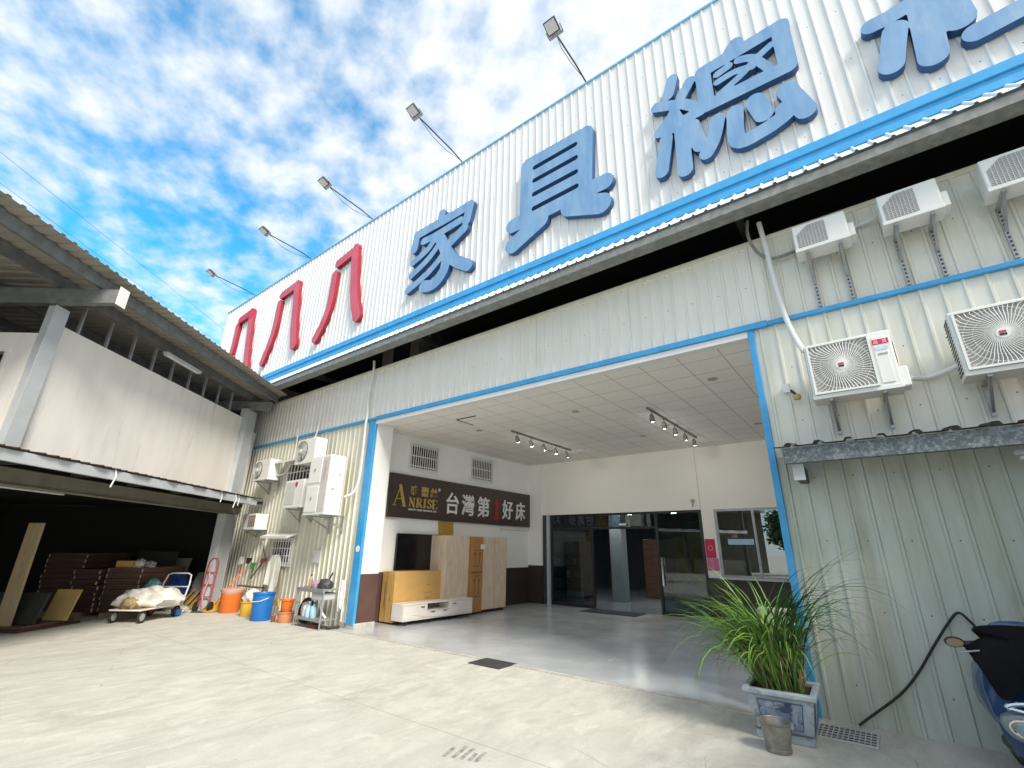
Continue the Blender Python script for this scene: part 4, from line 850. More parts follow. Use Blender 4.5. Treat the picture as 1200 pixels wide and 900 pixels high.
# ------------------------------------------------------------------ porch: sign, screen, boxes, furniture
XS = -9.77
ps = thing('wall_sign', 'long brown wall sign with gold logo and big white characters above the screen', 'sign', (-9.8, 10.7, 2.4))
b = MB(); b.box(-9.849, XS-.004, 7.60, 13.72, 2.385, 3.485); b.build('sign_panel', M['sign_brown'], ps, bevel=.006)
Ry, Uz = (0, 1, 0), (0, 0, 1)
def serif(strokes, y0, z0, w_, h_, name, mm=None):
    loops = sdf_letter([([(p[0]*w_, p[1]*h_) for p in q], wd) for q, wd in strokes], cell=.008)
    me = outline_mesh(name, loops, .024, 0); me.materials.append(mm or M['gold'])
    o = bpy.data.objects.new(name, me); COL.objects.link(o); o.parent = ps
    o.matrix_local = wmat(ps).inverted() @ Matrix(((0, 0, 1, XS+.008), (1, 0, 0, y0), (0, 1, 0, z0), (0, 0, 0, 1))); return o
tk, tn = .055, .018
serif([([(.48, 1), (.10, .03)], .024), ([(.46, 1), (.84, .03)], .085), ([(.0, .0), (.24, .0)], .02), ([(.66, .0), (1.0, .0)], .02), ([(.22, .34), (.68, .34)], .02)], 7.72, 2.68, .44, .50, 'logo_letter')
G = {'N': [([(.15, 0), (.15, 1)], tn), ([(.12, 1), (.85, 0)], tk), ([(.85, 0), (.85, 1)], tn), ([(0, 0), (.32, 0)], tn), ([(0, 1), (.2, 1)], tn), ([(.68, 1), (1, 1)], tn)],
     'R': [([(.2, 0), (.2, 1)], tk), ([(.2, 1), (.6, 1), (.78, .76), (.6, .52), (.2, .5)], tn*1.5), ([(.45, .5), (.9, 0)], tk), ([(.02, 0), (.4, 0)], tn), ([(.02, 1), (.4, 1)], tn), ([(.8, 0), (1, 0)], tn)],
     'I': [([(.5, 0), (.5, 1)], tk), ([(.2, 0), (.8, 0)], tn), ([(.2, 1), (.8, 1)], tn)],
     'S': [([(.82, .8), (.6, 1), (.3, .95), (.2, .75), (.5, .53), (.8, .3), (.7, .05), (.4, 0), (.15, .2)], .036)],
     'E': [([(.2, 0), (.2, 1)], tk), ([(.05, 1), (.85, 1), (.87, .85)], tn), ([(.2, .5), (.65, .5)], tn), ([(.05, 0), (.88, 0), (.92, .2)], tn)]}
for ch, y in zip('NRISE', (8.25, 8.50, 8.72, 8.87, 9.07)): serif(G[ch], y, 2.69, .15 if ch == 'I' else .20, .21, 'logo_letter')
for ch, y in zip('唯蕾絲', (8.42, 8.78, 9.12)): put_text('logo_character', ch, .25, M['gold'], ps, (XS+.006, y, 3.10), Ry, Uz, .008, .006, fit=(.27, .26))
b = MB(); b.box(XS, XS+.006, 9.28, 9.35, 3.17, 3.25); b.build('logo_mark', M['grille'], ps)
put_text('sign_text', 'BEAUTY SLEEP BEDDING, INC', .06, M['white_letter'], ps, (XS+.003, 8.76, 2.605), Ry, Uz, .002, .001, fit=(1.0, .055))
for ch, y, wd in (('台', 9.86, .50), ('灣', 10.52, .54), ('第', 11.22, .56), ('好', 12.43, .54), ('床', 13.14, .52)):
    put_text('sign_character', ch, .6, M['white_letter'], ps, (XS+.012, y, 2.885), Ry, Uz, .014, .007, fit=(wd, .60))
serif([([(.52, .02), (.52, .95)], .13), ([(.52, .90), (.12, .72)], .07), ([(.1, .03), (.92, .03)], .07)], 11.70, 2.57, .30, .60, 'sign_numeral', M['red_letter'])

tv = thing('flat_screen', 'large black flat screen mounted on the porch wall below the brown sign', 'screen', (-9.83, 8.7, 1.13))
b = MB(); b.box(-9.80, -9.755, 7.97, 9.49, 1.125, 2.005); b.build('frame', M['black'], tv, bevel=.008)
b = MB(); b.box(-9.757, -9.753, 7.99, 9.47, 1.15, 1.985); b.build('display', M['screen'], tv)
b = MB(); b.box(-9.85, -9.80, 8.4, 9.0, 1.4, 1.75); b.build('wall_mount', M['dark_steel'], tv)

def carton(name, label, b6, m, cat='box', print_=None, group=None, rot=None):
    x0, x1, y0, y1, z0, z1 = b6; t = thing(name, label, cat, ((x0+x1)/2, (y0+y1)/2, z0), 0, group)
    b = MB(); b.box(*b6); b.build('carton', m, t, bevel=.008)
    return t
cb = carton('cardboard_box', 'long yellow cardboard box standing on edge behind the white cabinet', (-9.78, -9.32, 7.66, 9.72, .04, 1.12), M['card'])
b = MB(); b.box(-9.60, -9.55, 7.652, 9.72, 1.118, 1.123); b.box(-9.60, -9.55, 7.652, 7.659, .05, 1.12); b.build('tape', mat('packing_tape', (.50, .33, .14), .35), cb)
b = MB()
for y, z, wd in ((8.72, .80, .10), (8.72, .62, .26), (8.72, .50, .20), (8.72, .42, .24)): b.box(-9.3188, -9.3175, y-wd/2, y+wd/2, z, z+.016)
b.build('printed_marks', M['print_soft'], cb)
b = MB(); b.box(-9.65, -9.62, 7.6515, 7.659, .35, .9); b.box(-9.45, -9.43, 7.6515, 7.659, .5, .62); b.build('printed_marks', M['print_soft'], cb)
w1 = carton('wardrobe', 'tall pale wood grain wardrobe, nearest the yellow cardboard box', (-9.80, -9.28, 9.30, 9.36, .05, 1.99), M['ward'], 'wardrobe')
bpy.data.objects.remove(w1.children[0])
b = MB(); b.box(-9.80, -9.18, 9.14, 10.02, .06, 1.985); b.build('carcass', M['ward'], w1, bevel=.005)
b = MB(); b.box(-9.80, -9.17, 10.022, 10.05, .06, 1.988); b.build('end_sheet', M['card_brown'], w1)
c2 = carton('tall_carton', 'tall brown carton with black arrow marks standing between the wardrobes', (-9.80, -9.12, 10.06, 10.54, .06, 1.98), M['card_brown'], 'box')
b = MB()
for z, s_ in ((.75, 1), (1.45, .8)):
    for k in (-1, 1):
        y = 10.30+k*.09; b.box(-9.1188, -9.1175, y-.012, y+.012, z-.25*s_, z+.12*s_); b.prism([(-9.1188, y-.05, z+.08*s_), (-9.1188, y+.05, z+.08*s_), (-9.1188, y, z+.17*s_)], (.0013, 0, 0))
    b.box(-9.1188, -9.1175, 10.15, 10.46, z-.31*s_, z-.29*s_); b.box(-9.1188, -9.1175, 10.16, 10.45, z+.2*s_, z+.22*s_)
b.box(-9.1188, -9.1175, 10.07, 10.53, 1.03, 1.07)
b.build('printed_marks', M['print'], c2)
b = MB(); b.box(-9.1175, -9.1155, 10.42, 10.62, 1.66, 1.78); b.build('paper_label', M['paper'], c2)
w2 = thing('wardrobe', 'pale two door wardrobe standing farthest along the porch wall', 'wardrobe', (-9.5, 11.1, 0))
b = MB(); b.box(-9.80, -9.22, 10.60, 11.70, .08, 1.99); b.build('carcass', M['ward'], w2, bevel=.004)
for y0, y1 in ((10.605, 11.135), (11.16, 11.695)): b = MB(); b.box(-9.218, -9.196, y0, y1, .09, 1.985); b.build('door', M['ward'], w2, bevel=.003)
b = MB(); b.box(-9.78, -9.25, 10.64, 11.66, .01, .08); b.build('plinth', M['black'], w2)
for tt, (y0, y1) in ((w1, (9.16, 10.0)), (c2, (10.1, 10.5))): b = MB(); b.box(-9.76, -9.22, y0, y1, .01, .06); b.build('pallet_foot', M['black'], tt)
pl = MB(); pl.add([(-9.80, 9.70, 0.02), (-9.76, 9.70, 0.02), (-9.76, 10.10, 0.02), (-9.80, 10.10, 0.02), (-9.845, 9.42, 2.37), (-9.805, 9.42, 2.37), (-9.805, 9.98, 2.37), (-9.845, 9.98, 2.37)], [(0, 3, 2, 1), (4, 5, 6, 7), (0, 1, 5, 4), (1, 2, 6, 5), (2, 3, 7, 6), (3, 0, 4, 7)])
tag(pl.build('ochre_plank', M['card_edge'], at=(-9.78, 9.9, .02)), 'tall ochre plank leaning on the wall behind the wardrobes', 'plank')
# low white cabinet
cab = thing('media_cabinet', 'low white media cabinet with an open niche and thin black legs', 'cabinet', (-9.1, 8.85, 0))
x0, x1, y0, y1, z0, z1 = -9.30, -8.90, 7.62, 9.92, .10, .46
ya, yb = 8.35, 9.10
b = MB(); b.box(x0, x1+.01, y0, y1, z1-.03, z1); b.box(x0, x1, y0, y1, z0, z0+.03); b.box(x0, x1, y0, y0+.02, z0+.03, z1-.03); b.box(x0, x1, y1-.02, y1, z0+.03, z1-.03); b.box(x0, x0+.02, y0+.02, y1-.02, z0+.03, z1-.03); b.box(x0+.02, x1-.01, ya-.02, ya, z0+.03, z1-.03); b.box(x0+.02, x1-.01, yb, yb+.02, z0+.03, z1-.03); b.box(x0+.02, x1-.01, ya, yb, z0+.17, z0+.185)
b.build('carcass', M['tv_white'], cab, bevel=.004)
for a, c, d, e in ((y0+.025, ya-.005, z0+.035, z1-.035), (yb+.005, y1-.025, z0+.035, z1-.035), (ya+.003, yb-.003, z0+.035, z0+.165)):
    b = MB(); b.box(x1-.012, x1+.008, a, c, d, e); dr = b.build('drawer_front', M['tv_white'], cab, bevel=.003)
b = MB()
for y, z in ((8.20, .36), (9.25, .36), (8.52, .235), (8.93, .235)): b.box(x1+.008, x1+.022, y-.055, y+.055, z, z+.018)
b.build('handle', M['black'], cab)
b = MB(); b.box(x0+.021, x0+.025, ya, yb, z0+.19, z1-.03); b.build('niche_back', M['oak_dark'], cab)
b = MB(); pts = [(x1+.0105, 7.9+.06*k, .22-.10*math.sin(math.pi*min(1, k/30))) for k in range(31)]; b.tube(pts, .004, 5); b.build('wave_groove', M['grille'], cab)
for x in (x0+.06, x1-.06):
    for y in (y0+.15, 8.5, 9.2, y1-.15): b = MB(); b.cyl((x, y, .006), (x, y, .10), .012, .018, 8); b.build('leg', M['black'], cab)
# track lights
M['spot_fill'] = emis('spot_fill_glow', (1, .94, .86), 40.0)  # glow added to brighten the porch; these spotlights are taken as unlit
def track(label, x, y0, y1):
    t = thing('track_light', label, 'track light', (x, (y0+y1)/2, 4.53), 0, 'track lights on the porch ceiling')
    b = MB(); b.box(x-.018, x+.018, y0, y1, 4.49, 4.529); b.build('rail', M['soffit'], t)
    for k in range(5):
        y = y0+.25+(y1-y0-.5)*k/4; b = MB(); b.cyl((x, y, 4.49), (x, y, 4.37), .012, n=8); b.cyl((x+.01, y-.045, 4.40), (x-.01, y+.055, 4.295), .042, .060, 14); so = b.build('spotlight', M['soffit'], t)
        b = MB(); b.cyl((x-.0102, y+.056, 4.294), (x-.0110, y+.060, 4.2898), .05, n=14); b.build('lens', M['spot_fill'], so)
track('ceiling track with five small spotlights, nearer the brown wall sign', -7.10, 9.15, 12.1)
track('ceiling track with five small spotlights, nearer the blue right edge of the porch', -3.50, 9.15, 12.5)
dm = MB(); dm.box(-7.45, -5.75, 12.9, 13.75, .0065, .02); tag(dm.build('door_mat', M['mat'], at=(-6.6, 13.1, .01), bevel=.004), 'dark blue mat in front of the glass shop entrance', 'mat')
MB.default = Matrix.Translation((-.07, .2, 0))
M['pinkish'] = mat('pale_pink_print', (.75, .5, .55), .6)
# couplet poster
po = thing('couplet_poster', 'narrow red and pink poster on the wall strip beside the glass front', 'poster', (-3.8, 13.655, 1.0))
b = MB(); b.box(-3.92, -3.66, 13.648, 13.656, 1.52, 2.0); b.build('red_sheet', M['poster_red'], po)
b = MB(); b.box(-3.92, -3.62, 13.648, 13.656, 1.20, 1.51); b.build('pink_sheet', M['poster_pink'], po)
b = MB(); b.box(-3.90, -3.62, 13.649, 13.656, 1.03, 1.19); b.build('pale_sheet', M['paper'], po)
for (z, s_) in ((1.77, .06), (1.44, .03), (1.35, .03), (1.26, .03)):
    b = MB(); b.tube([(-3.79+math.cos(k*math.pi/6)*s_, 13.646, z+math.sin(k*math.pi/6)*s_) for k in range(13)], .007, 4); b.build('printed_ring', M['pinkish'], po)
hk = MB(); hk.box(-4.14, -4.06, 13.52, 13.60, 2.98, 3.06); hk.cyl((-4.10, 13.55, 2.98), (-4.10, 13.52, 2.86), .02, n=8); tag(hk.build('wall_sensor', M['louvre'], at=(-4.1, 13.58, 2.9)), 'small grey sensor on the cream wall above the glass front', 'sensor')

# showroom contents behind the glass
sv = thing('display_shelf', 'black display shelf of books and samples behind the left glass pane', 'shelf', (-8.9, 15.6, 0.01))
b = MB()
for x in (-9.95, -9.2, -8.45, -8.42): b.box(x, x+.03, 14.9, 15.3, .012, 2.1)
for z in (.35, .75, 1.15, 1.55, 2.05): b.box(-9.95, -8.39, 14.9, 15.3, z, z+.03)
b.build('frame', M['black_frame'], sv)
for x in (-9.9, -9.15): b = MB(); b.box(x, x+.68, 14.88, 15.25, .05, .34); b.build('drawer', M['grille'], sv)
rs = random.Random(3); bk = [mat('book_cover_%s' % n_, c_, .6) for n_, c_ in (('red', (.35, .10, .09)), ('white', (.6, .62, .62)), ('tan', (.42, .34, .26)), ('blue', (.18, .30, .38)), ('grey', (.32, .35, .36)))]
for z, h_ in ((.78, .28), (1.18, .27), (1.58, .38)):
    for x0_ in (-9.90, -9.14):
        x = x0_
        while x < x0_+.60:
            wd = rs.uniform(.07, .2); b = MB(); hh = h_*rs.uniform(.75, 1); b.box(x, x+wd-.012, 14.92, 15.12, z, z+hh); tag(b.build('sample_book', rs.choice(bk), at=(x, 15, z)), 'book or sample folder standing on the black display shelf behind the glass', 'book', 'books on the display shelf'); x += wd
pn = thing('standing_board', 'tall ochre board standing inside behind the right glass pane', 'board', (-4.9, 14.9, .01))
b = MB(); b.box(-5.25, -4.95, 15.0, 15.06, .9, 2.1); b.box(-4.85, -4.45, 15.1, 15.16, .9, 2.2); b.build('board_pair', M['card_edge'], pn)
b = MB(); b.box(-5.35, -4.35, 14.9, 15.3, .012, .9); b.build('base_cabinet', M['stone'], pn, bevel=.01)
dk = thing('dark_wardrobe', 'dark wardrobe standing inside the showroom beside the pale column', 'wardrobe', (-6.7, 18.4, .01))
b = MB(); b.box(-7.6, -5.9, 18.2, 18.8, .012, 2.1); b.build('carcass', M['boards_red'], dk, bevel=.01)
b = MB(); b.box(-7.58, -6.78, 18.18, 18.2, .05, 2.08); b.build('door', M['boards'], dk); b = MB(); b.box(-6.74, -5.92, 18.18, 18.2, .05, 2.08); b.build('door', M['boards'], dk)
i = 0
for (x, y) in ((-8.3, 15.2), (-7.55, 15.6), (-6.5, 15.2), (-5.8, 16.2), (-4.75, 15.1), (-5.1, 17.2), (-8.2, 18.5), (-6.4, 18.6)):
    b = MB(); b.cyl((x, y, 3.098), (x, y, 3.085), .085, n=16); dl = b.build('downlight', M['lamp_on'], at=(x, y, 3.09)); tag(dl, 'lit round downlight in the showroom ceiling behind the glass front', 'downlight', 'lit downlights in the showroom')

MB.default = None
# drain covers
dc = MB(); dc.box(-5.48, -4.87, 6.06, 6.50, .0, .014); tag(dc.build('drain_cover', M['dark_steel'], at=(-5.2, 6.3, 0), bevel=.003), 'flat dark metal drain cover at the edge of the porch floor', 'drain cover')
gt = thing('drain_grate', 'pale barred drain grate against the ribbed wall beside the planter', 'drain grate', (-.7, 6.24, 0))
b = MB(); b.box(-.98, -.44, 6.03, 6.46, .001, .004); b.build('pit', M['dark'], gt)
b = MB()
for a, c, d, e in ((-.99, -.43, 6.02, 6.04), (-.99, -.43, 6.45, 6.47), (-.99, -.97, 6.04, 6.45), (-.45, -.43, 6.04, 6.45)): b.box(a, c, d, e, .002, .018)
b.build('frame', M['grille'], gt)
b = MB()
for k in range(1, 12): x = -.97+k*.52/12; b.box(x-.0045, x+.0045, 6.04, 6.45, .004, .014)
for k in range(1, 5): y = 6.04+k*.41/5; b.box(-.97, -.45, y-.0045, y+.0045, .004, .0145)
b.build('bars', M['grille'], gt)

# ------------------------------------------------------------------ planter, grass, bucket
pc = Vector((-1.13, 5.90, 0))
pt = thing('planter', 'square white ceramic planter with blue painted panels and a thick rim', 'planter', pc, R(3))
def frus(b, h0, h1, z0, z1):
    return b.add([(sx*h0, sy*h0, z0) for sx, sy in ((-1,-1),(1,-1),(1,1),(-1,1))] + [(sx*h1, sy*h1, z1) for sx, sy in ((-1,-1),(1,-1),(1,1),(-1,1))],
                 [(3,2,1,0),(4,5,6,7),(0,1,5,4),(1,2,6,5),(2,3,7,6),(3,0,4,7)])
hw = lambda z: .228 + .062*z/.40
b = MB(); frus(b, .236, .240, 0, .075); frus(b, hw(.075), hw(.37), .075, .37); b.build('body', M['ceramic'], pt, local=True, bevel=.008)
b = MB(); H_, h_ = .315, .255
for a, c, d, e in ((-H_, H_, -H_, -h_), (-H_, H_, h_, H_), (-H_, -h_, -h_, h_), (h_, H_, -h_, h_)): b.box(a, c, d, e, .37, .425)
b.build('rim', M['ceramic'], pt, local=True, bevel=.016, seg=3)
for k in range(4):
    b = MB(Matrix.Rotation(R(90*k), 4, 'Z')); p = lambda x, z, o: (x, -hw(z)-o, z)
    b.add([p(-.165, .12, .004), p(.165, .12, .004), p(.19, .335, .004), p(-.19, .335, .004)], [(0, 1, 2, 3)]); b.build('painted_panel', M['ceramic_blue'], pt, local=True)
    b = MB(Matrix.Rotation(R(90*k), 4, 'Z')); b.tube([p(x_, z_, .006) for x_, z_ in ((-.165, .12), (.165, .12), (.19, .335), (-.19, .335), (-.165, .12))], .006, 5); b.tube([p(-.235, .085, .003), p(.235, .085, .003)], .007, 5); b.build('panel_line', M['ceramic_line'], pt, local=True)
b = MB(); b.box(-.255, .255, -.255, .255, .36, .385); b.build('soil', M['soil'], pt, local=True)
gp = thing('grass_plant', 'tall clump of long arching grass growing from the ceramic planter', 'plant', pc + Vector((0, 0, .385)))
def blades(n, seed, lean, hmin, hmax, wd, spread):
    rs = random.Random(seed); b = MB()
    for i in range(n):
        r_ = rs.random()**.6*.20; a = rs.uniform(0, 2*math.pi); bx, by = r_*math.cos(a), r_*math.sin(a)
        an = rs.gauss(lean[0], lean[1]); H = rs.uniform(hmin, hmax)*1.1; tilt = rs.uniform(.05, spread); droop = rs.uniform(.5, 2.1)
        dx, dy = math.cos(an), math.sin(an); px, py, pz = bx, by, 0; th = tilt; n_ = 9; ws = wd*rs.uniform(.6, 1.25)
        pts = []; twist = rs.uniform(-.4, .4)
        for k in range(n_+1):
            f = k/n_; pts.append((Vector((px, py, pz)), ws*(min(1, .5+f*2)*(1-f**2.2)+.03), th)); th = tilt + droop*f**1.7*1.5
            st = H/n_; px += dx*math.sin(th)*st; py += dy*math.sin(th)*st; pz += math.cos(th)*st
        vs = []
        for p, w_, th_ in pts:
            sd = Vector((-dy, dx, twist)).normalized(); nrm = Vector((dx*math.cos(th_), dy*math.cos(th_), -math.sin(th_)))
            vs += [p - sd*w_/2, p + nrm*w_*.18, p + sd*w_/2]
        fs = [q for k in range(n_) for q in ((3*k, 3*k+1, 3*k+4, 3*k+3), (3*k+1, 3*k+2, 3*k+5, 3*k+4))]
        b.add(vs, fs)
    return b
blades(150, 11, (R(190), 1.3), .70, 1.15, .026, .60).build('green_leaves', M['leaf'], gp, local=True)
blades(130, 12, (R(190), .65), .80, 1.25, .025, .80).build('green_leaves', M['leaf'], gp, local=True)
blades(46, 13, (R(-10), .8), .80, 1.45, .024, .28).build('dark_leaves', M['leaf_dark'], gp, local=True)
blades(36, 15, (R(-12), .5), 1.05, 1.6, .028, .24).build('dark_leaves', M['leaf_dark'], gp, local=True)
blades(220, 14, (R(180), 1.8), .25, .80, .013, .50).build('dry_stalks', M['straw'], gp, local=True)
st = MB(); st.box(-1.40, -1.02, 6.55, 6.66, .0, 1.06); tag(st.build('stone_post', M['stone'], at=(-1.2, 6.67, 0), bevel=.05, seg=3), 'mottled grey stone post half hidden behind the grass clump', 'stone post')
bc = thing('metal_bucket', 'small dented zinc bucket standing in front of the ceramic planter', 'bucket', (-1.13, 5.40, 0))
b = MB(); b.lathe((0, 0, 0), [(.098, 0), (.104, .004), (.108, .03), (.102, .034), (.128, .218), (.137, .224), (.137, .232), (.130, .234), (.125, .225), (.100, .04), (0, .036)], 32); b.build('pail', M['galv_bucket'], bc, local=True)
b = MB(); b.tube([(-.134, 0, .215), (-.125, .06, .17), (-.09, .11, .13), (0, .135, .12), (.09, .11, .13), (.125, .06, .17), (.134, 0, .215)], .004, 6); b.build('handle', M['steel'], bc, local=True)
for s_ in (-1, 1): b = MB(); b.box(s_*.134-.012, s_*.134+.012, -.02, .02, .19, .232); b.build('handle_lug', M['steel'], bc, local=True)

# ------------------------------------------------------------------ things along the cream wall
def tub(name, label, c, r0, r1, h_, m, cat='bucket', handle=None, group=None, label2=None):
    t = thing(name, label, cat, c, 0, group)
    b = MB(); b.lathe((0, 0, 0), [(r0, 0), (r0+.006, .01), (r1-.012, h_-.035), (r1+.006, h_-.03), (r1+.010, h_), (r1-.006, h_), (r1-.022, h_-.04), (r0-.014, .03), (0, .025)], 30); b.build('body', m, t, local=True)
    if handle:
        q = MB(); q.tube([(-r1-.004, 0, h_-.10), (-r1*.75, -r1*.7, h_-.17), (0, -r1-.012, h_-.19), (r1*.75, -r1*.7, h_-.17), (r1+.004, 0, h_-.10)], .009, 6); q.build('handle', handle, t, local=True)
    return t
ot = tub('orange_tub', 'large orange plastic tub lined with a pinkish bag, nearest the shed post', (-14.05, 6.15, 0), .225, .26, .52, M['orange'], 'tub')
b = MB(); b.lathe((0, 0, 0), [(.235, .44), (.275, .50), (.285, .57), (.23, .585), (.1, .56), (0, .54)], 22); b.build('bag_liner', M['pink_bag'], ot, local=True)
tr = MB(); tr.box(-14.5, -13.3, 6.43, 6.60, .60, .63); tag(tr.build('brown_plank', M['boards'], at=(-13.9, 6.44, .6), bevel=.004), 'brown plank lying across the rims behind the orange tub', 'plank')
yb = tub('yellow_bucket', 'yellow plastic bucket under a white sack, left of the blue bin', (-13.05, 6.15, 0), .15, .18, .34, M['yellow'])
def lump(name, label, cat, c, sx, sy, sz, m, seed=0, amp=.18, drop=.0):
    rs = random.Random(seed); ph = [(rs.uniform(1, 4), rs.uniform(1, 4), rs.uniform(1, 4), rs.uniform(0, 6)) for _ in range(8)]
    b = MB(); nu, nv = 30, 14; vs = []
    for j in range(nv+1):
        for i in range(nu):
            u = 2*math.pi*i/nu; v = math.pi*j/nv; d = Vector((math.cos(u)*math.sin(v), math.sin(u)*math.sin(v), math.cos(v)))
            k = 1 + amp*sum(math.sin(a*3*d.x+p)*math.sin(e_*3*d.y+p*2)*math.sin(f*2.5*d.z+p) for a, e_, f, p in ph)*.45
            z = d.z*k; z = max(z, -.55); vs.append((c[0]+d.x*k*sx, c[1]+d.y*k*sy, c[2]+(z+.55)*sz))
    fs = [(j*nu+i, j*nu+(i+1) % nu, (j+1)*nu+(i+1) % nu, (j+1)*nu+i) for j in range(nv) for i in range(nu)]
    b.add(vs, fs); return tag(b.build(name, m, at=c, smooth=60), label, cat)
lump('white_sack', 'crumpled white sack heaped over the yellow bucket', 'sack', (-13.05, 6.2, .30), .20, .18, .20, M['sack'], 4)
bb = tub('blue_bin', 'tall blue plastic bin with a white rope handle', (-12.12, 6.05, 0), .215, .25, .60, M['bucket_blue'], 'bin', M['paper'])
pp = tub('plant_pot', 'faded orange pot standing inside a paler pot', (-11.42, 6.28, .20), .11, .15, .29, M['orange'], 'pot')
p2 = tub('plant_pot', 'pale salmon pot at the bottom, holding the orange one', (-11.42, 6.28, 0), .16, .185, .23, M['orange_pale'], 'pot')
for i, lab in enumerate(('small brown jar', )):
    j = MB(); j.cyl((-11.66, 6.12, 0), (-11.66, 6.12, .13), .045, .05, 12); tag(j.build('brown_jar', M['brick'], at=(-11.72, 6.16, 0)), 'small brown jar in front of the salmon pot', 'jar')
# spare wheel leaning by the table
wh = thing('leaning_wheel', 'black wheel with a pale hub leaning beside the metal table', 'wheel', (-11.0, 6.52, 0))
b = MB(); b.tube([(-11.0+.24*math.cos(2*math.pi*k/28), 6.52+.03*math.sin(2*math.pi*k/28), .26+.24*math.sin(2*math.pi*k/28)) for k in range(29)], .04, 8); b.build('tyre', M['rubber'], wh)
b = MB(); b.cyl((-11.0, 6.50, .26), (-11.0, 6.54, .26), .19, n=24); b.build('hub', M['plastic_white'], wh)
# metal work table with sink
tb = thing('metal_table', 'worn metal work table with a basin and lower shelf beside the blue pillar', 'table', (-10.3, 6.3, 0))
X0, X1, Y0, Y1 = -10.86, -9.78, 6.14, 6.56
b = MB(); b.box(X0, X1, Y0, Y1, .76, .79); b.box(X0, X1, Y0, Y0+.02, .71, .76); b.build('top', M['steel'], tb, bevel=.004)
b = MB(); b.box(X0+.02, X1-.02, Y0+.02, Y1-.02, .17, .19); b.box(X0+.02, X1-.02, Y0, Y0+.02, .15, .20); b.build('lower_shelf', M['steel'], tb)
for x in (X0+.03, X1-.03):
    for y in (Y0+.03, Y1-.03): b = MB(); b.cyl((x, y, 0), (x, y, .76), .019, n=8); b.build('leg', M['steel'], tb)
b = MB(); b.box(-10.28, -9.88, Y0+.03, Y1-.04, .56, .71); b.build('basin', M['steel_paint'], tb, bevel=.02)
b = MB(); b.tube([(-10.1, 6.3, .56), (-10.1, 6.32, .42), (-10.05, 6.34, .30), (-9.98, 6.4, .20)], .022, 8); b.build('waste_pipe', M['pvc'], tb)
b = MB(); b.tube([(X0+.03, 6.16, .50), (X0+.3, 6.15, .47), (X0+.55, 6.16, .50)], .010, 6); b.build('rail', M['steel'], tb)
def bottle(name, label, c, r_, h_, m, capm, cat='bottle', group=None):
    t = thing(name, label, cat, c, 0, group); b = MB(); b.lathe((0, 0, 0), [(r_*.9, 0), (r_, .01), (r_, h_*.62), (r_*.85, h_*.70), (r_*.36, h_*.80), (r_*.34, h_*.88), (0, h_*.88)], 16); b.build('body', m, t, local=True)
    b = MB(); b.cyl((0, 0, h_*.88), (0, 0, h_), r_*.4, n=12); b.build('cap', capm, t, local=True); return t
bottle('spray_bottle', 'small clear bottle with a dark cap on the metal table', (-10.60, 6.30, .79), .045, .27, M['straw'], M['black'])
bottle('detergent_jug', 'white jug on the lower shelf, left of the pale blue ones', (-10.62, 6.30, .19), .075, .30, M['plastic_white'], M['straw'], 'jug')
bottle('detergent_jug', 'pale blue jug on the lower shelf next to the white jug', (-10.44, 6.26, .19), .075, .32, M['sticker_blue'], M['paper'], 'jug')
bottle('detergent_jug', 'pale blue jug on the lower shelf nearest the waste pipe', (-10.27, 6.27, .19), .07, .32, M['sticker_blue'], M['bucket_blue'], 'jug')
lump('mauve_rag', 'crumpled mauve rag lying on the metal table', 'rag', (-10.38, 6.32, .785), .12, .10, .10, M['purple'], 8)
lump('dark_bundle', 'dark grey bundle of cloth on the basin end of the metal table', 'rag', (-10.02, 6.32, .785), .18, .14, .13, M['dark_steel'], 9)
fo = MB(); fo.bar((-9.98, 6.3, .85), (-9.86, 6.36, 1.12), .012, .03); tag(fo.build('trowel_handle', M['black'], at=(-9.98, 6.3, .85)), 'thin dark tool handle sticking up from the dark bundle', 'tool')
ba_ = MB(); ba_.box(-10.75, -10.42, 6.24, 6.40, .79, .815); tag(ba_.build('tray', M['wood'], at=(-10.6, 6.3, .79), bevel=.006), 'pale shallow tray on the metal table beside the clear bottle', 'tray')
for k, (x, y, lab) in enumerate(((-10.22, 6.3, 'red brick lying under the metal table'), )):
    q = MB(); q.box(x-.15, x+.15, y-.08, y+.08, 0, .07); tag(q.build('brick', M['brick'], at=(x, y, 0), bevel=.006), lab, 'brick')
q = MB(); q.tube([(-9.90, 6.30, .05), (-9.75, 6.35, .04), (-9.66, 6.5, .05), (-9.72, 6.58, .04)], .03, 7); tag(q.build('dark_rag_roll', M['rust'], at=(-9.9, 6.3, 0)), 'rusty scrap pile at the foot of the blue pillar', 'scrap')
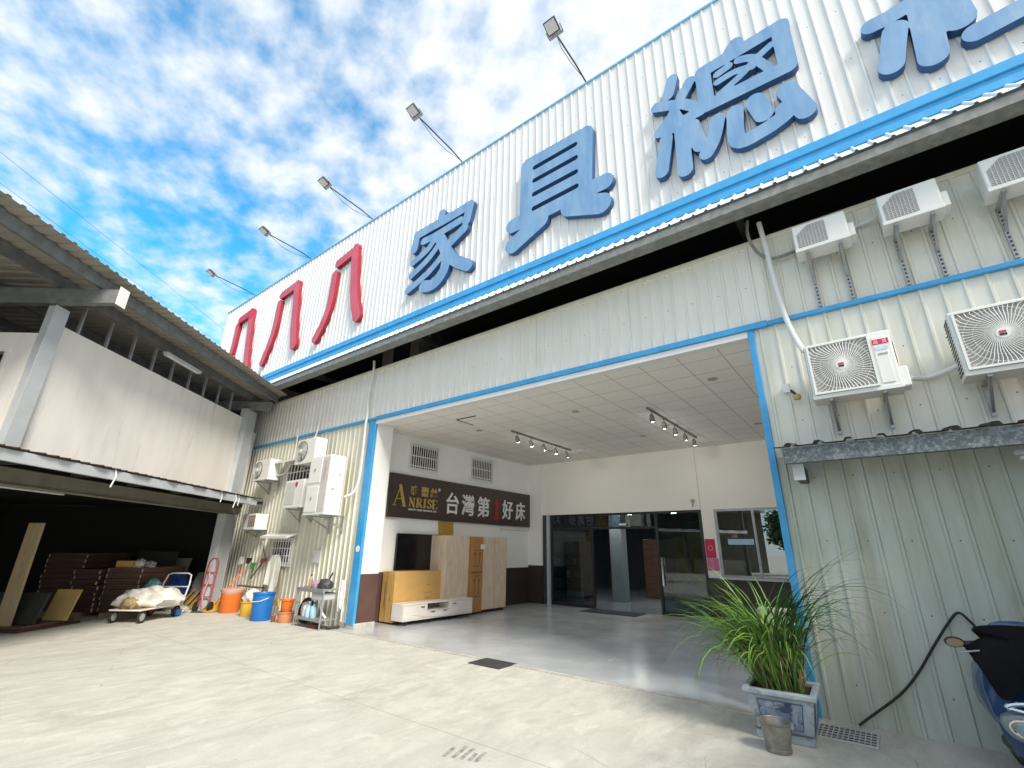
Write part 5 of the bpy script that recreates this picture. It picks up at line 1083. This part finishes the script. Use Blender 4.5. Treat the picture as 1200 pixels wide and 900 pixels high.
def cloth(name, label, pts_top, drop, m, seed, thick=.02, at=None, cat='cloth'):
    rs = random.Random(seed); b = MB(); nu, nv = 14, 12; vs = []
    A, B_ = Vector(pts_top[0]), Vector(pts_top[1]); ph = [rs.uniform(0, 6) for _ in range(4)]
    for side in (0, 1):
        for j in range(nv+1):
            for i in range(nu+1):
                f, g_ = i/nu, j/nv; p = A.lerp(B_, f); wv = .03*math.sin(f*11+ph[0]+g_*1.5)*(.3+g_) + .015*math.sin(f*23+ph[1])
                z = p.z - drop*g_*(1+.14*math.sin(f*5+ph[2])); w_ = (1 if g_ > .25 else .45+2.2*g_)
                cxm = (A.x+B_.x)/2; vs.append((cxm+(p.x-cxm)*w_+.04*g_*math.sin(ph[3]), p.y - .03 + wv - side*thick, z))
    n = (nu+1)*(nv+1); fs = []
    for side in (0, 1):
        for j in range(nv):
            for i in range(nu):
                q_ = [side*n+j*(nu+1)+i, side*n+j*(nu+1)+i+1, side*n+(j+1)*(nu+1)+i+1, side*n+(j+1)*(nu+1)+i]; fs.append(q_ if side else q_[::-1])
    for i in range(nu): fs += [[i, i+1, n+i+1, n+i], [nv*(nu+1)+i, n+nv*(nu+1)+i, n+nv*(nu+1)+i+1, nv*(nu+1)+i+1]]
    for j in range(nv): fs += [[j*(nu+1), n+j*(nu+1), n+(j+1)*(nu+1), (j+1)*(nu+1)], [j*(nu+1)+nu, (j+1)*(nu+1)+nu, n+(j+1)*(nu+1)+nu, n+j*(nu+1)+nu]]
    b.add(vs, fs); return tag(b.build(name, m, at=A, smooth=70), label, cat)
cloth('raincoat', 'white raincoat hanging from the barred window grille', [(-13.1, 6.57, 1.42), (-12.55, 6.57, 1.45)], .82, M['coat'], 5, cat='raincoat')
cloth('towel', 'white towel hanging beside the blue pillar above the metal table', [(-9.80, 6.58, .95), (-9.62, 6.58, .97)], .60, M['coat'], 6, cat='towel')
nt_ = MB(); nt_.box(-11.28, -10.95, FY-.045, FY-.036, 1.28, 1.58); tag(nt_.build('paper_notice', M['plastic_white'], at=(-11.1, FY-.04, 1.3)), 'pale paper notice on the cream wall between the barred window and the table', 'notice')
# brooms and mops on the wall
def broom(name, label, p0, p1, mh, mhead, kind, cat='broom'):
    t = thing(name, label, cat, p0, 0); b = MB(); b.cyl(p0, p1, .016, n=8); b.build('handle', mh, t)
    P1 = Vector(p1); d = (P1-Vector(p0)).normalized(); b = MB()
    if kind == 'mop':
        rs = random.Random(hash(label) % 99)
        for k in range(26):
            a = rs.uniform(0, 6.28); r_ = rs.uniform(.03, .13); b.tube([P1, P1+Vector((math.cos(a)*r_, -.03+math.sin(a)*.04, .05)), P1+Vector((math.cos(a)*r_*1.3, -.04, -.10-rs.uniform(0, .08)))], .010, 5)
    else:
        s_ = Vector((1, 0, 0)); b.prism([P1-s_*.06+d*.0, P1+s_*.06, P1+s_*.14+d*.16, P1-s_*.14+d*.16], (0, -.045, 0))
    b.build('head', mhead, t); return t
broom('mop', 'grey string mop hung upside down on the cream wall, nearest the shed post', (-15.05, 6.58, .50), (-14.85, 6.60, 1.30), M['pink'], M['grille'], 'mop', 'mop')
broom('broom', 'pink handled broom hung upside down beside the grey mop', (-14.75, 6.58, .50), (-14.45, 6.60, 1.18), M['pink_bag'], M['black'], 'b')
broom('broom', 'broom with a green head hung on the cream wall', (-14.25, 6.58, .62), (-14.15, 6.60, 1.05), M['green'], M['green'], 'b')
broom('broom', 'dark handled broom with a red head hung nearest the raincoat', (-14.1, 6.58, .80), (-13.65, 6.60, 1.22), M['black'], M['red'], 'b')
broom('long_broom', 'yellow brown broom standing against the wall beside the raincoat', (-12.42, 6.52, 1.10), (-12.50, 6.60, .40), M['wood'], M['ply'], 'b')
# hand truck, shovel and board pieces by the shed post
ht = thing('hand_truck', 'red and black two wheeled hand truck leaning on the shed post', 'hand truck', sw(-8.0, 13.9), SR)
b = MB(SM)
for t_ in (-8.06, -7.78): b.tube([(t_, 13.66, .12), (t_, 13.73, 1.05), (t_+.02 if t_ < -8 else t_-.02, 13.75, 1.22)], .017, 7)
b.tube([(-8.04, 13.75, 1.22), (-7.98, 13.755, 1.31), (-7.86, 13.755, 1.31), (-7.80, 13.75, 1.22)], .017, 7)
for z in (.35, .65, .95): b.bar((-8.06, 13.68+z*.07, z), (-7.78, 13.68+z*.07, z), .025)
b.build('frame', M['red'], ht)
for t_ in (-8.11, -7.73): b = MB(SM); b.cyl((t_-.022, 13.66, .12), (t_+.022, 13.66, .12), .12, n=20); b.build('wheel', M['rubber'], ht)
b = MB(SM); b.box(-8.08, -7.76, 13.40, 13.66, .01, .02); b.build('toe_plate', M['dark_steel'], ht)
b = MB(SM); b.tube([(-7.93, 13.62, 1.15), (-7.88, 13.6, .8), (-7.96, 13.6, .4), (-7.9, 13.58, .15)], .022, 6); b.build('strap', M['pink'], ht)
sv_ = thing('shovel', 'orange handled shovel with a yellow blade beside the orange tub', 'shovel', sw(-7.55, 14.0), SR)
b = MB(SM); b.cyl((-7.66, 13.75, .20), (-7.40, 14.35, 1.00), .018, n=8); b.build('handle', M['orange'], sv_)
b = MB(SM); b.add([(-7.86, 13.45, .01), (-7.52, 13.45, .01), (-7.52, 13.78, .05), (-7.86, 13.78, .05), (-7.80, 13.78, .24), (-7.56, 13.78, .24)], [(0, 1, 2, 3), (3, 2, 5, 4), (0, 3, 4), (1, 5, 2)]); b.build('blade', M['yellow'], sv_)
sbx = lambda name, m, q, label, cat, bevel=.004, **k: tag(MB(SM).box(*q).build(name, m, at=sw((q[0]+q[1])/2, (q[2]+q[3])/2, q[4]), bevel=bevel), label, cat, **k)
lean = lambda name, m, t0, t1, s0, s1, z0, z1, th, label, cat: tag(MB(SM).add([(t0, s0, z0), (t1, s0, z0), (t1, s0+th, z0), (t0, s0+th, z0), (t0+.02, s1, z1), (t1+.02, s1, z1), (t1+.02, s1+th, z1), (t0+.02, s1+th, z1)], [(0, 3, 2, 1), (4, 5, 6, 7), (0, 1, 5, 4), (1, 2, 6, 5), (2, 3, 7, 6), (3, 0, 4, 7)]).build(name, m, at=sw(t0, s0, z0)), label, cat)
lean('white_board', M['board_grey'], -8.75, -8.20, 14.2, 14.5, .40, .92, .03, 'pale grey board leaning behind the hand truck', 'board')
lean('ochre_board', M['card_edge'], -9.1, -8.40, 14.05, 14.25, .02, .45, .03, 'ochre board leaning under the pale grey board', 'board')
for k, (t_, lab) in enumerate(((-8.62, 'narrow pale batten leaning on the ochre board, left of two'), (-8.45, 'narrow pale batten leaning on the ochre board, right of two'))):
    q = MB(SM); q.bar((t_-.12, 13.85, .04), (t_+.12, 14.12, .52), .05, .02); tag(q.build('batten', M['wood'], at=sw(t_, 13.85, .04)), lab, 'batten')
lump('blue_tarp', 'crumpled blue tarpaulin bundle behind the trolley handle', 'tarpaulin', Vector(sw(-9.2, 14.1, .25)), .62, .45, .48, M['tarp'], 21, .22)
lump('grey_rags', 'grey rags on the ground behind the trolley', 'rag', Vector(sw(-8.75, 13.75, 0)), .32, .22, .14, M['louvre'], 22, .3)
lump('white_bag', 'flat white plastic bag on the ground near the hand truck', 'bag', Vector(sw(-8.38, 13.55, 0)), .22, .16, .09, M['sack'], 23, .25)
lump('teal_bag', 'small teal bag at the back corner of the trolley', 'bag', Vector(sw(-8.75, 12.75, .55)), .18, .16, .18, M['teal'], 24, .25)
lean('grey_board', M['board_grey'], -10.5, -9.3, 14.7, 14.9, .45, 1.28, .04, 'wide grey panel standing at the back behind the blue tarpaulin', 'panel')
# stacks of boards
def stack(t0, t1, s0, s1, n, th, m, label, group, seed, z0=.10):
    rs = random.Random(seed); z = z0
    for k in range(n):
        a, c = rs.uniform(-.025, .025), rs.uniform(-.02, .02); b = MB(SM); b.box(t0+a, t1+a, s0+c, s1+c, z, z+th-.008)
        b.mi = 1
        b.box(t0+a-.006, t0+a+.018, s0+c-.005, s0+c+.05, z+.01, z+th-.02-rs.uniform(0, .03)); b.box(t1+a-.014, t1+a+.004, s0+c-.004, s0+c+.03, z+.01, z+th-.03-rs.uniform(0, .03))
        o = b.build('dark_board', [m, M['chip']], at=sw((t0+t1)/2, (s0+s1)/2, z), bevel=.003); tag(o, label, 'board', group); z += th
    return z
za = stack(-9.78, -8.95, 12.55, 14.2, 8, .125, M['boards'], 'dark brown board in the stack nearest the trolley', 'boards in the stack nearest the trolley', 1)
stack(-10.45, -9.84, 12.40, 14.0, 8, .12, M['boards_red'], 'reddish dark board in the middle stack inside the shed', 'boards in the middle stack', 2)
stack(-11.5, -10.55, 12.7, 14.2, 11, .12, M['boards_red'], 'very dark board in the taller stack deepest inside the shed', 'boards in the taller dark stack', 3)
lean('dark_board', M['panel_dark'], -10.45, -9.35, 14.22, 14.3, .1, 1.46, .05, 'dark green grey panel standing behind the board stacks', 'panel')
for t_, lab in ((-9.5, 'timber skid under the left part of the nearest stack'), (-9.15, 'timber skid under the right part of the nearest stack'), (-10.15, 'timber skid under the middle stack'), (-11.0, 'timber skid under the taller dark stack')):
    q = MB(SM); q.box(t_-.06, t_+.06, 12.35, 14.2, 0, .10); tag(q.build('timber_skid', M['wood'], at=sw(t_, 13, 0)), lab, 'timber')
cx1 = sbx('cardboard_carton', M['card'], (-9.72, -9.30, 12.65, 12.95, za, za+.15), 'yellow cardboard carton on top of the nearest stack', 'box')
lump('paper_bundle', 'crumpled pale paper on top of the nearest stack beside the yellow carton', 'paper', Vector(sw(-9.24, 12.8, za-.005)), .14, .12, .12, M['sack'], 31, .3)
lump('grey_bundle', 'grey bundle on top of the nearest stack, right of the crumpled paper', 'bundle', Vector(sw(-9.05, 12.9, za-.005)), .16, .12, .10, M['louvre'], 32, .3)
# boards at the near end of the opening
sbx('standing_plank', M['wood'], (-9.95, -9.66, 10.3, 10.36, 0, 2.04), 'tall pale plank standing upright at the near end of the shed opening', 'plank')
lean('plywood_board', M['ply'], -9.72, -9.22, 11.05, 11.2, .11, .70, .05, 'short yellow plywood panel standing behind the black panel', 'panel')
lean('black_board', M['panel_dark'], -10.6, -9.35, 10.45, 10.6, .115, .68, .06, 'long black panel standing on edge in front of the plywood', 'panel')
sbx('long_board', M['boards_red'], (-10.9, -9.30, 10.15, 11.55, 0, .045), 'dark flat board lying on the concrete under the black panel', 'board')
sbx('long_board', M['boards'], (-10.85, -9.36, 10.25, 11.45, .047, .10), 'upper of the two dark boards lying on the concrete, edge towards the yard', 'board')

# trolley with a wrapped bundle
tl = thing('platform_trolley', 'white framed platform trolley with spoked tyres carrying a wrapped bundle', 'trolley', sw(-8.3, 12.2), SR)
b = MB(SM); t0, t1, s0, s1 = -8.66, -7.98, 11.45, 12.85
for q in (((t0, s0, .27), (t1, s0, .27)), ((t1, s0, .27), (t1, s1, .27)), ((t1, s1, .27), (t0, s1, .27)), ((t0, s1, .27), (t0, s0, .27))): b.tube(q, .018, 7)
b.build('frame', M['white_paint'], tl)
b = MB(SM); b.box(t0+.01, t1-.01, s0+.01, s1-.01, .265, .285); b.build('deck', M['wood'], tl)
b = MB(SM); b.tube([(t0, s1, .27), (t0+.01, s1+.14, .72), (t0+.05, s1+.2, .92), (t0+.14, s1+.21, .96), (t1-.14, s1+.21, .96), (t1-.05, s1+.2, .92), (t1-.01, s1+.14, .72), (t1, s1, .27)], .018, 7); b.tube([(t0+.01, s1+.12, .65), (t1-.01, s1+.12, .65)], .014, 6); b.tube([(t1, s1-.45, .27), (t1, s1-.2, .45), (t1, s1+.05, .46)], .016, 6); b.build('push_handle', M['white_paint'], tl)
for t_, s_, nm in ((t0+.03, s0+.12, 'wheel'), (t1-.03, s0+.12, 'wheel'), (t1-.03, s1-.12, 'wheel'), (t0+.03, s1-.12, 'wheel')):
    b = MB(SM); b.tube([(t_, s_+.10*math.cos(2*math.pi*k/22), .125+.10*math.sin(2*math.pi*k/22)) for k in range(23)], .026, 8); w_ = b.build('wheel', M['rubber'], tl)
    b = MB(SM); b.cyl((t_-.02, s_, .125), (t_+.02, s_, .125), .078, n=16); b.build('rim', M['red'] if s_ > 12 else M['louvre'], w_)
    b = MB(SM); b.bar((t_, s_, .13), (t_, s_, .26), .02); b.build('fork', M['steel'], w_)
lump('wrapped_bundle', 'white plastic wrapped bundle lying on the trolley', 'bundle', Vector(sw(-8.30, 12.15, .285)), .44, .62, .27, M['sack'], 41, .26)
lump('yellowed_sheet', 'yellowed crumpled sheet sticking out of the near end of the wrapped bundle', 'sheet', Vector(sw(-8.38, 11.62, .285)), .24, .16, .15, M['straw'], 42, .2)
tag(MB(SM).box(-8.1, -7.93, 12.66, 12.84, .02, .16).build('blue_box', M['bucket_blue'], at=sw(-8, 12.75, .02), bevel=.02), 'small blue can tucked beside the trolley rear wheel', 'can')

# ------------------------------------------------------------------ scooter at the right edge
sc = thing('scooter', 'blue and grey scooter with a black handlebar cover, parked by the right wall', 'scooter', (.66, 5.35, 0), R(6))
def sk(b, secs, n=16, pw=2.6):
    """loft of rounded sections (y, z, half width, half height)"""
    vs = []
    for (yc, zc, a, c) in secs:
        for i in range(n):
            u = 2*math.pi*i/n; cs, sn = math.cos(u), math.sin(u); q = 2/pw
            vs.append((a*math.copysign(abs(cs)**q, cs), yc, zc + c*math.copysign(abs(sn)**q, sn)))
    k = len(secs); fs = [(j*n+i, j*n+(i+1) % n, (j+1)*n+(i+1) % n, (j+1)*n+i) for j in range(k-1) for i in range(n)] + [tuple(range(n))[::-1], tuple(range((k-1)*n, k*n))]
    return b.add(vs, fs)
b = MB(); vs = []
prof = [(.20, .30, -.02), (.25, .42, -.03), (.275, .56, .0), (.28, .70, .05), (.25, .84, .10), (.17, .95, .15)]
for off in (0, .045):
    for hwid, z, y in prof:
        for k in range(9): f = k/4-1; vs.append((hwid*f, y + .13*f*f + off, z))
n = 9*len(prof); fs = [(o*n+j*9+i, o*n+j*9+i+1, o*n+(j+1)*9+i+1, o*n+(j+1)*9+i) for o in (0, 1) for j in range(len(prof)-1) for i in range(8)]
for j in range(len(prof)-1): fs += [(j*9, (j+1)*9, n+(j+1)*9, n+j*9), (j*9+8, n+j*9+8, n+(j+1)*9+8, (j+1)*9+8)]
for i in range(8): fs += [(i, n+i, n+i+1, i+1), ((len(prof)-1)*9+i, (len(prof)-1)*9+i+1, n+(len(prof)-1)*9+i+1, n+(len(prof)-1)*9+i)]
b.add(vs, fs); b.build('leg_shield', M['scooter_blue'], sc, local=True, smooth=50)
b = MB(); sk(b, [(-.16, .50, .05, .03), (-.13, .50, .20, .075), (-.06, .51, .265, .10), (.04, .52, .27, .10), (.10, .52, .2, .07)]); b.build('front_nose', M['scooter_grey'], sc, local=True, smooth=50)
for s_ in (-1, 1):
    b = MB(Matrix.Translation((s_*.165, -.125, .525)) @ Matrix.Rotation(s_*R(28), 4, 'Z')); vs = []
    b.tube([(.085*math.cos(2*math.pi*k/24), -.005, .052*math.sin(2*math.pi*k/24)) for k in range(25)], .013, 7); b.build('headlight_ring', M['chrome'], sc, local=True)
    b = MB(Matrix.Translation((s_*.165, -.122, .525)) @ Matrix.Rotation(s_*R(28), 4, 'Z')); b.lathe((0, 0, 0), [(0, 0)], 3) if False else b.prism([(.08*math.cos(2*math.pi*k/24), -.004, .048*math.sin(2*math.pi*k/24)) for k in range(24)], (0, .02, 0)); b.build('headlight', M['lamp_off'], sc, local=True)
b = MB(); b.tube([(.22*math.cos(math.pi*k/14), -.075+.05*abs(math.cos(math.pi*k/14)), .625+.05*math.sin(math.pi*k/14)) for k in range(15)], .018, 8); b.tube([(-.22, -.025, .625), (-.1, -.075, .615), (.1, -.075, .615), (.22, -.025, .625)], .015, 8); b.build('chrome_emblem_frame', M['chrome'], sc, local=True)
b = MB(); sk(b, [(-.33, .30, .03, .02), (-.28, .36, .085, .05), (-.15, .40, .12, .06), (.0, .39, .12, .05), (.10, .33, .10, .04)]); b.build('front_mudguard', M['scooter_grey'], sc, local=True, smooth=50)
def wheel(y, r_):
    b = MB(); b.tube([(0, y+r_*math.cos(2*math.pi*k/30), r_+.05+r_*math.sin(2*math.pi*k/30)) for k in range(31)], .05, 10); o = b.build('wheel', M['rubber'], sc, local=True)
    b = MB(); b.cyl((-.03, y, r_+.05), (.03, y, r_+.05), r_*.72, n=24); b.build('rim', M['steel'], o, local=True)
wheel(-.12, .18); wheel(1.08, .18)
b = MB()
for s_ in (-.07, .07): b.bar((s_, -.12, .23), (s_, .05, .75), .035)
b.build('front_fork', M['dark_steel'], sc, local=True)
b = MB(); b.box(-.20, .20, .12, .55, .26, .33); b.build('floorboard', M['black'], sc, local=True, bevel=.02)
b = MB(); sk(b, [(.50, .45, .12, .14), (.60, .50, .20, .22), (.95, .56, .22, .20), (1.25, .64, .15, .13), (1.36, .70, .06, .05)]); b.build('rear_body', M['scooter_blue'], sc, local=True, smooth=50)
b = MB(); sk(b, [(.50, .76, .10, .04), (.60, .78, .16, .06), (.95, .79, .17, .06), (1.25, .83, .12, .05)]); b.build('seat', M['black'], sc, local=True, smooth=50)
b = MB(); b.tube([(-.37, .14, 1.0), (-.22, .12, 1.02), (0, .10, .98), (.22, .12, 1.02), (.37, .14, 1.0)], .013, 8); b.build('handlebar', M['dark_steel'], sc, local=True)
for s_ in (-1, 1):
    b = MB(); b.cyl((s_*.25, .123, 1.015), (s_*.385, .142, .998), .02, n=12); b.build('grip', M['black'], sc, local=True)
    b = MB(); b.tube([(s_*.23, .09, 1.0), (s_*.27, .045, .975), (s_*.37, .05, .955), (s_*.385, .05, .95)], .007, 6); b.build('brake_lever', M['steel'], sc, local=True)
    b = MB(Matrix.Translation((s_*.40, .06, 1.015)) @ Matrix.Rotation(R(18), 4, 'X')); b.prism([(.062*math.cos(2*math.pi*k/20), 0, .04*math.sin(2*math.pi*k/20)) for k in range(20)], (0, .022, 0)); mm = b.build('mirror', M['black'], sc, local=True, bevel=.006)
    b = MB(Matrix.Translation((s_*.40, .057, 1.015)) @ Matrix.Rotation(R(18), 4, 'X')); b.prism([(.052*math.cos(2*math.pi*k/20), 0, .032*math.sin(2*math.pi*k/20)) for k in range(20)], (0, .003, 0)); b.build('mirror_glass', mat('tan_mirror_face', (.35, .27, .17), .3), mm, local=True)
b = MB(); sk(b, [(.0, 1.02, .06, .03), (.04, 1.06, .16, .07), (.12, 1.10, .19, .09), (.22, 1.06, .15, .07)]); b.build('handlebar_cowl', M['scooter_blue'], sc, local=True, smooth=50)
# black cloth cover over the handlebar
b = MB(); vs = []; nu, nv = 26, 14
for j in range(nv+1):
    g_ = j/nv
    for i in range(nu+1):
        f = 2*i/nu-1; half = .34 - .10*g_ ; zt = 1.075 + .05*math.cos(f*1.5) - .10*abs(f)**2.2; drop = (.42 - .12*abs(f)**1.5 + .03*math.sin(f*13))*g_
        y = .02 - .10*math.sin(min(1, g_*2.2)*math.pi/2) + (.022*math.sin(f*9+g_*4) + .012*math.sin(f*21-g_*6))*g_ + .10*f*f
        vs.append((half*f, y, zt-drop))
nn = len(vs); vs += [(x, y+.022, z+.004) for x, y, z in vs]
q = nu+1; fs = [(o*nn+j*q+i, o*nn+j*q+i+1, o*nn+(j+1)*q+i+1, o*nn+(j+1)*q+i) for o in (0, 1) for j in range(nv) for i in range(nu)]
for i in range(nu): fs += [(i, nn+i, nn+i+1, i+1), (nv*q+i, nv*q+i+1, nn+nv*q+i+1, nn+nv*q+i)]
for j in range(nv): fs += [(j*q, (j+1)*q, nn+(j+1)*q, nn+j*q), (j*q+nu, nn+j*q+nu, nn+(j+1)*q+nu, (j+1)*q+nu)]
b.add(vs, fs)
cv = b.build('handlebar_cover', M['cloth_black'], sc, local=True, smooth=60)
b = MB(); sk(b, [(-.01, 1.085, .12, .02), (.06, 1.12, .24, .045), (.18, 1.10, .26, .05), (.26, 1.04, .2, .04)]); b.build('cover_top', M['cloth_black'], cv, local=True, smooth=60)

# ------------------------------------------------------------------ across the yard, behind the camera (seen only in the glass)
nb = thing('neighbour_building', 'dark low workshop with open bays across the yard, reflected in the glass', 'building', (-16, -15, 0))
b = MB(); b.box(-34, -9, -22, -21.8, 0, 5.2); b.build('back_wall', M['olive'], nb)
b = MB(); b.box(-34.5, -8.6, -22, -14.2, 5.2, 5.5); b.build('roof', M['soffit'], nb)
for x in (-33.8, -27, -20, -13.5, -9.2): b = MB(); b.box(x-.12, x+.12, -15, -14.7, 0, 5.2); b.build('post', M['dark_steel'], nb)
b = MB(); b.box(-34, -9, -14.9, -14.8, 0, 1.1); b.build('low_wall', M['beige_dark'], nb)
def tree(x, y, h, seed, label):
    t = thing('tree', label, 'tree', (x, y, 0)); rs = random.Random(seed); b = MB()
    b.tube([(x, y, 0), (x+.1, y, h*.3), (x-.1, y+.1, h*.6)], [.2, .15, .08], 8)
    for k in range(7): a = rs.uniform(0, 6.28); b.tube([(x, y, h*.35+k*.05*h), (x+math.cos(a)*h*.2, y+math.sin(a)*h*.2, h*(.55+.05*k))], [.07, .02], 6)
    b.build('trunk', M['rust'], t); b = MB()
    for k in range(2600):
        a, u, r_ = rs.uniform(0, 6.28), rs.uniform(-1, 1), rs.random()**.4; q = math.sqrt(1-u*u); lob = 1+.3*math.sin(3*a+seed)*math.cos(4*u)
        p = Vector((x+math.cos(a)*q*r_*h*.3*lob, y+math.sin(a)*q*r_*h*.3*lob, h*.68+u*r_*h*.32)); s_ = rs.uniform(.1, .25)
        e1 = Vector((rs.uniform(-1, 1), rs.uniform(-1, 1), rs.uniform(-.5, .5))).normalized()*s_; e2 = Vector((rs.uniform(-1, 1), rs.uniform(-1, 1), rs.uniform(-1, 1))).normalized()*s_*.6
        b.add([p-e1, p+e2, p+e1, p-e2], [(0, 1, 2, 3)])
    b.build('crown', M['leaf_dark'], t)
tree(-6.2, -16, 5.2, 1, 'leafy tree across the yard, nearest the workshop, seen only in the glass')
tree(-3.0, -19, 5.5, 2, 'leafy tree across the yard, farther from the workshop, seen only in the glass')
